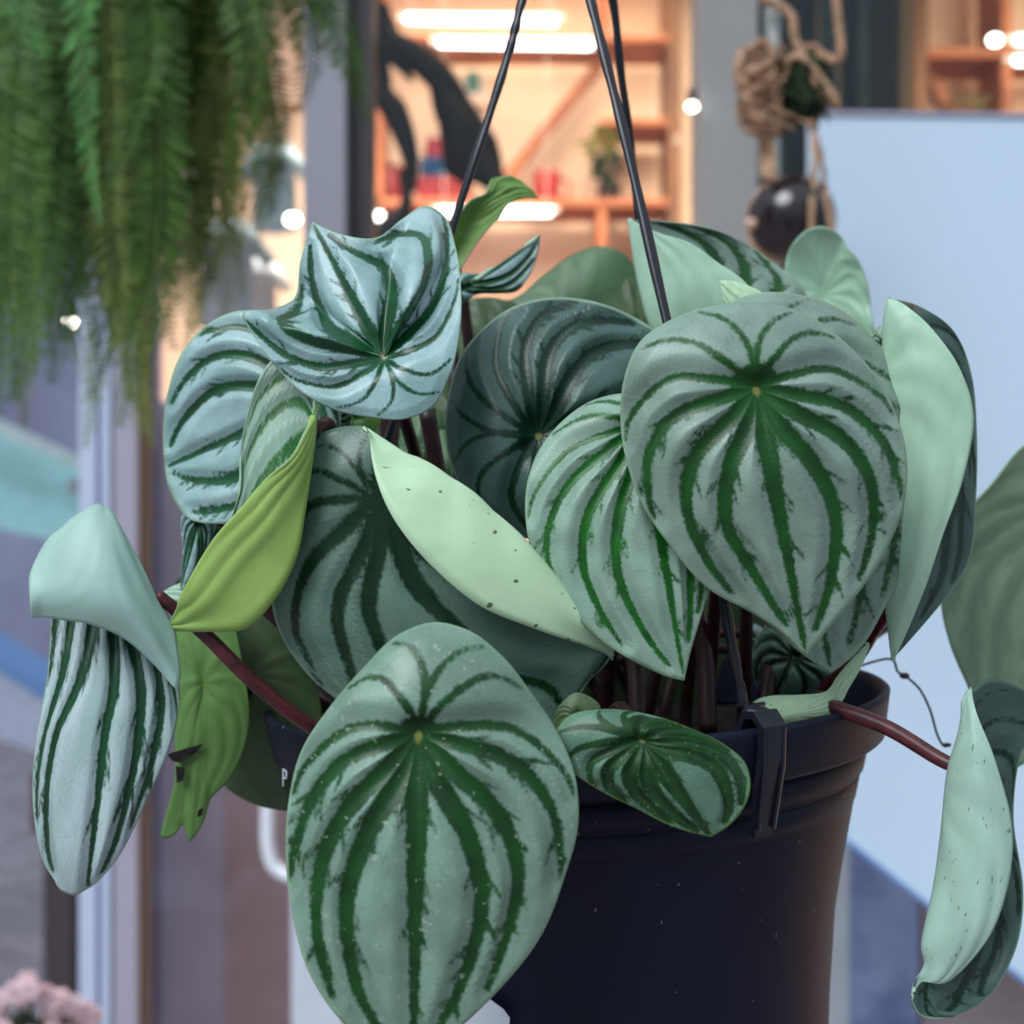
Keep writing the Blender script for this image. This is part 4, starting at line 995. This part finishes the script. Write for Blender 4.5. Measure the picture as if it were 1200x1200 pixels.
def frond(path, wid, mat, seed):
    r = random.Random(seed); p = cr(path, 40); n = len(p); vs, fs = [], []
    L = sum((p[i+1]-p[i]).length for i in range(n-1)); npin = int(L/.0042); side = Vector((1, 0, 0))
    cum = [0]
    for i in range(n-1): cum.append(cum[-1]+(p[i+1]-p[i]).length)
    side0 = Vector((r.uniform(.6, 1), r.uniform(-.7, .7), 0)).normalized()
    def quad(a, b, w, nn):
        k = len(vs); m_ = a.lerp(b, .45); vs.extend([a, m_+w, b, m_-w]); fs.append((k, k+1, k+2, k+3))
    for j in range(npin):
        s = (j+.5)/npin; dist = s*L; i = min(n-2, int(np.searchsorted(cum, dist)-1) if dist > 0 else 0); i = max(i, 0)
        q = p[i].lerp(p[i+1], (dist-cum[i])/max(1e-9, cum[i+1]-cum[i])); tg = (p[i+1]-p[i]).normalized()
        sd = (side0-tg*side0.dot(tg)).normalized(); nn = sd.cross(tg)
        ln = wid*(math.sin(PI*min(1, (s*.93+.05)))**.55)*r.uniform(.85, 1.1)
        for sg in (-1, 1):
            d = (sd*sg+tg*.35+nn*r.uniform(-.35, .35)+Vector((0, 0, -.15))).normalized()
            tip = q+d*ln
            # a pinna with its own small lobes
            quad(q, tip, tg*ln*.07, nn)
            for u in (.3, .5, .7, .88):
                a = q.lerp(tip, u); l2 = ln*.26*(1-u*.5)
                for s2 in (-1, 1): quad(a, a+(tg*s2+d*.7).normalized()*l2+nn*r.uniform(-.2, .2)*l2, d*l2*.22, nn)
    k0 = len(vs)
    for i in range(0, n, 4):
        tg = (p[min(i+1, n-1)]-p[max(i-1, 0)]).normalized(); sd = (side0-tg*side0.dot(tg)).normalized(); nn = sd.cross(tg)
        for a in range(4): vs.append(p[i]+(sd*math.cos(a*PI/2)+nn*math.sin(a*PI/2))*.0008)
    m = len(range(0, n, 4))
    for i in range(m-1):
        for a in range(4): fs.append((k0+i*4+a, k0+i*4+(a+1) % 4, k0+(i+1)*4+(a+1) % 4, k0+(i+1)*4+a))
    return from_data('frond', vs, fs, mat, fr, False)
R_ = random.Random(21)
spec = [(10, 470, 1, .024, .84), (42, 440, 1, .022, .82), (72, 400, 1, .022, .88), (110, 470, 2, .02, .88), (140, 500, 1, .02, .86), (164, 505, 2, .02, .88), (205, 410, 1, .02, .9), (246, 330, 0, .02, .92), (300, 300, 1, .016, .95), (265, 395, 2, .016, .96), (320, 250, 0, .018, .95), (28, 500, 2, .02, .9), (-5, 490, 1, .022, .88)]
for tx, ty, mi, w, d in [(52, 66, 3, .020, .80), (118, 262, 3, .017, .80), (128, 220, 1, .02, .84), (20, 470, 1, .018, .84), (62, 420, 2, .018, .92), (100, 524, 2, .020, .90), (178, 522, 2, .022, .86), (150, 470, 2, .020, .90), (120, 440, 1, .02, .9), (60, 450, 1, .022, .86), (215, 440, 2, .016, .92), (232, 380, 2, .018, .92), (206, 330, 0, .02, .90),
                         (285, 345, 2, .014, .98), (278, 300, 2, .016, .96), (262, 240, 1, .018, .9), (330, 200, 2, .015, .95), (432, 145, 1, .017, .93), (420, 120, 0, .015, .97), (395, 80, 0, .018, .9), (352, 130, 0, .017, .95), (310, 190, 0, .017, .92), (380, 30, 0, .018, .95), (350, 60, 1, .018, .9), (300, 120, 0, .02, .88),
                         (15, 380, 2, .018, .9), (40, 330, 1, .019, .86), (80, 350, 1, .02, .9), (110, 380, 0, .019, .94), (140, 400, 1, .018, .95), (190, 400, 1, .017, .93), (190, 300, 0, .02, .88), (160, 280, 0, .02, .94), (8, 300, 0, .02, .95), (60, 250, 0, .02, .95), (90, 210, 0, .02, .98), (30, 180, 0, .02, 1.0), (150, 190, 0, .02, 1.0), (220, 170, 0, .02, 1.0), (240, 100, 0, .02, .96), (0, 430, 1, .02, .9), (-30, 350, 1, .02, .9), (-20, 200, 1, .02, .88)]:
    spec.append((tx, ty, mi, w, d))
for k in range(48):
    spec.append((R_.uniform(-60, 235), R_.uniform(150, 400), R_.choice([0, 0, 1, 1, 2]), .023, R_.uniform(.9, 1.08)))
crown = P(110, -225, .92)
for k, (tx, ty, mi, w_, d) in enumerate(spec):
    tip = P(tx, ty, d); out = Vector((tip.x-crown.x, (tip.y-crown.y), 0))
    a = crown+Vector((R_.uniform(-.03, .03), R_.uniform(-.03, .03), 0)); drop = a.z-tip.z
    sl = min(1.0, abs(tx-110)/330)
    w_ *= 1.25
    frond([a, a+out*.45+Vector((0, 0, .03-.06*sl)), a+out*(.86-.2*sl)+Vector((0, 0, -drop*(.38+.0*sl))), a+out*(.98-.06*sl)+Vector((0, 0, -drop*.72)), tip], w_, FM[mi], 100+k)
# ------------------------------------------------------------------ light and camera
w = bpy.data.worlds.new('overcast_sky'); bpy.context.scene.world = w; w.use_nodes = True
nt = w.node_tree; bg = nt.nodes['Background']
tc = nt.nodes.new('ShaderNodeTexCoord'); sx = nt.nodes.new('ShaderNodeSeparateXYZ'); nt.links.new(tc.outputs['Generated'], sx.inputs[0])
mr = nt.nodes.new('ShaderNodeMapRange'); mr.inputs[1].default_value = -0.1; mr.inputs[2].default_value = 0.9
nt.links.new(sx.outputs['Z'], mr.inputs[0])
rp = nt.nodes.new('ShaderNodeMix'); rp.data_type = 'RGBA'
rp.inputs[6].default_value = (0.26, 0.30, 0.34, 1); rp.inputs[7].default_value = (0.80, 0.92, 1.06, 1)
nt.links.new(mr.outputs[0], rp.inputs[0]); nt.links.new(rp.outputs[2], bg.inputs[0]); bg.inputs[1].default_value = 0.85
sun = bpy.data.lights.new('daylight', 'SUN'); sun.energy = 2.2; sun.angle = math.radians(32); sun.color = (0.93, 0.97, 1.0)
so = bpy.data.objects.new('daylight', sun); C.objects.link(so)
so.rotation_euler = Vector((0.45, 0.62, -0.75)).to_track_quat('-Z', 'Y').to_euler()

cam = bpy.data.cameras.new('camera'); co = bpy.data.objects.new('camera', cam); C.objects.link(co)
co.location = (0, 0, EYE); co.rotation_euler = (PI/2, 0, 0)
cam.sensor_width = 36; cam.lens = 45; cam.clip_start = 0.02
cam.dof.use_dof = True; cam.dof.focus_distance = 0.352; cam.dof.aperture_fstop = 11.0
sc = bpy.context.scene; sc.camera = co
sc.view_settings.view_transform = 'Standard'; sc.view_settings.look = 'None'
sc.view_settings.exposure = 0.10; sc.view_settings.gamma = 1.0; sc.view_settings.use_curve_mapping = False
sc.render.film_transparent = False
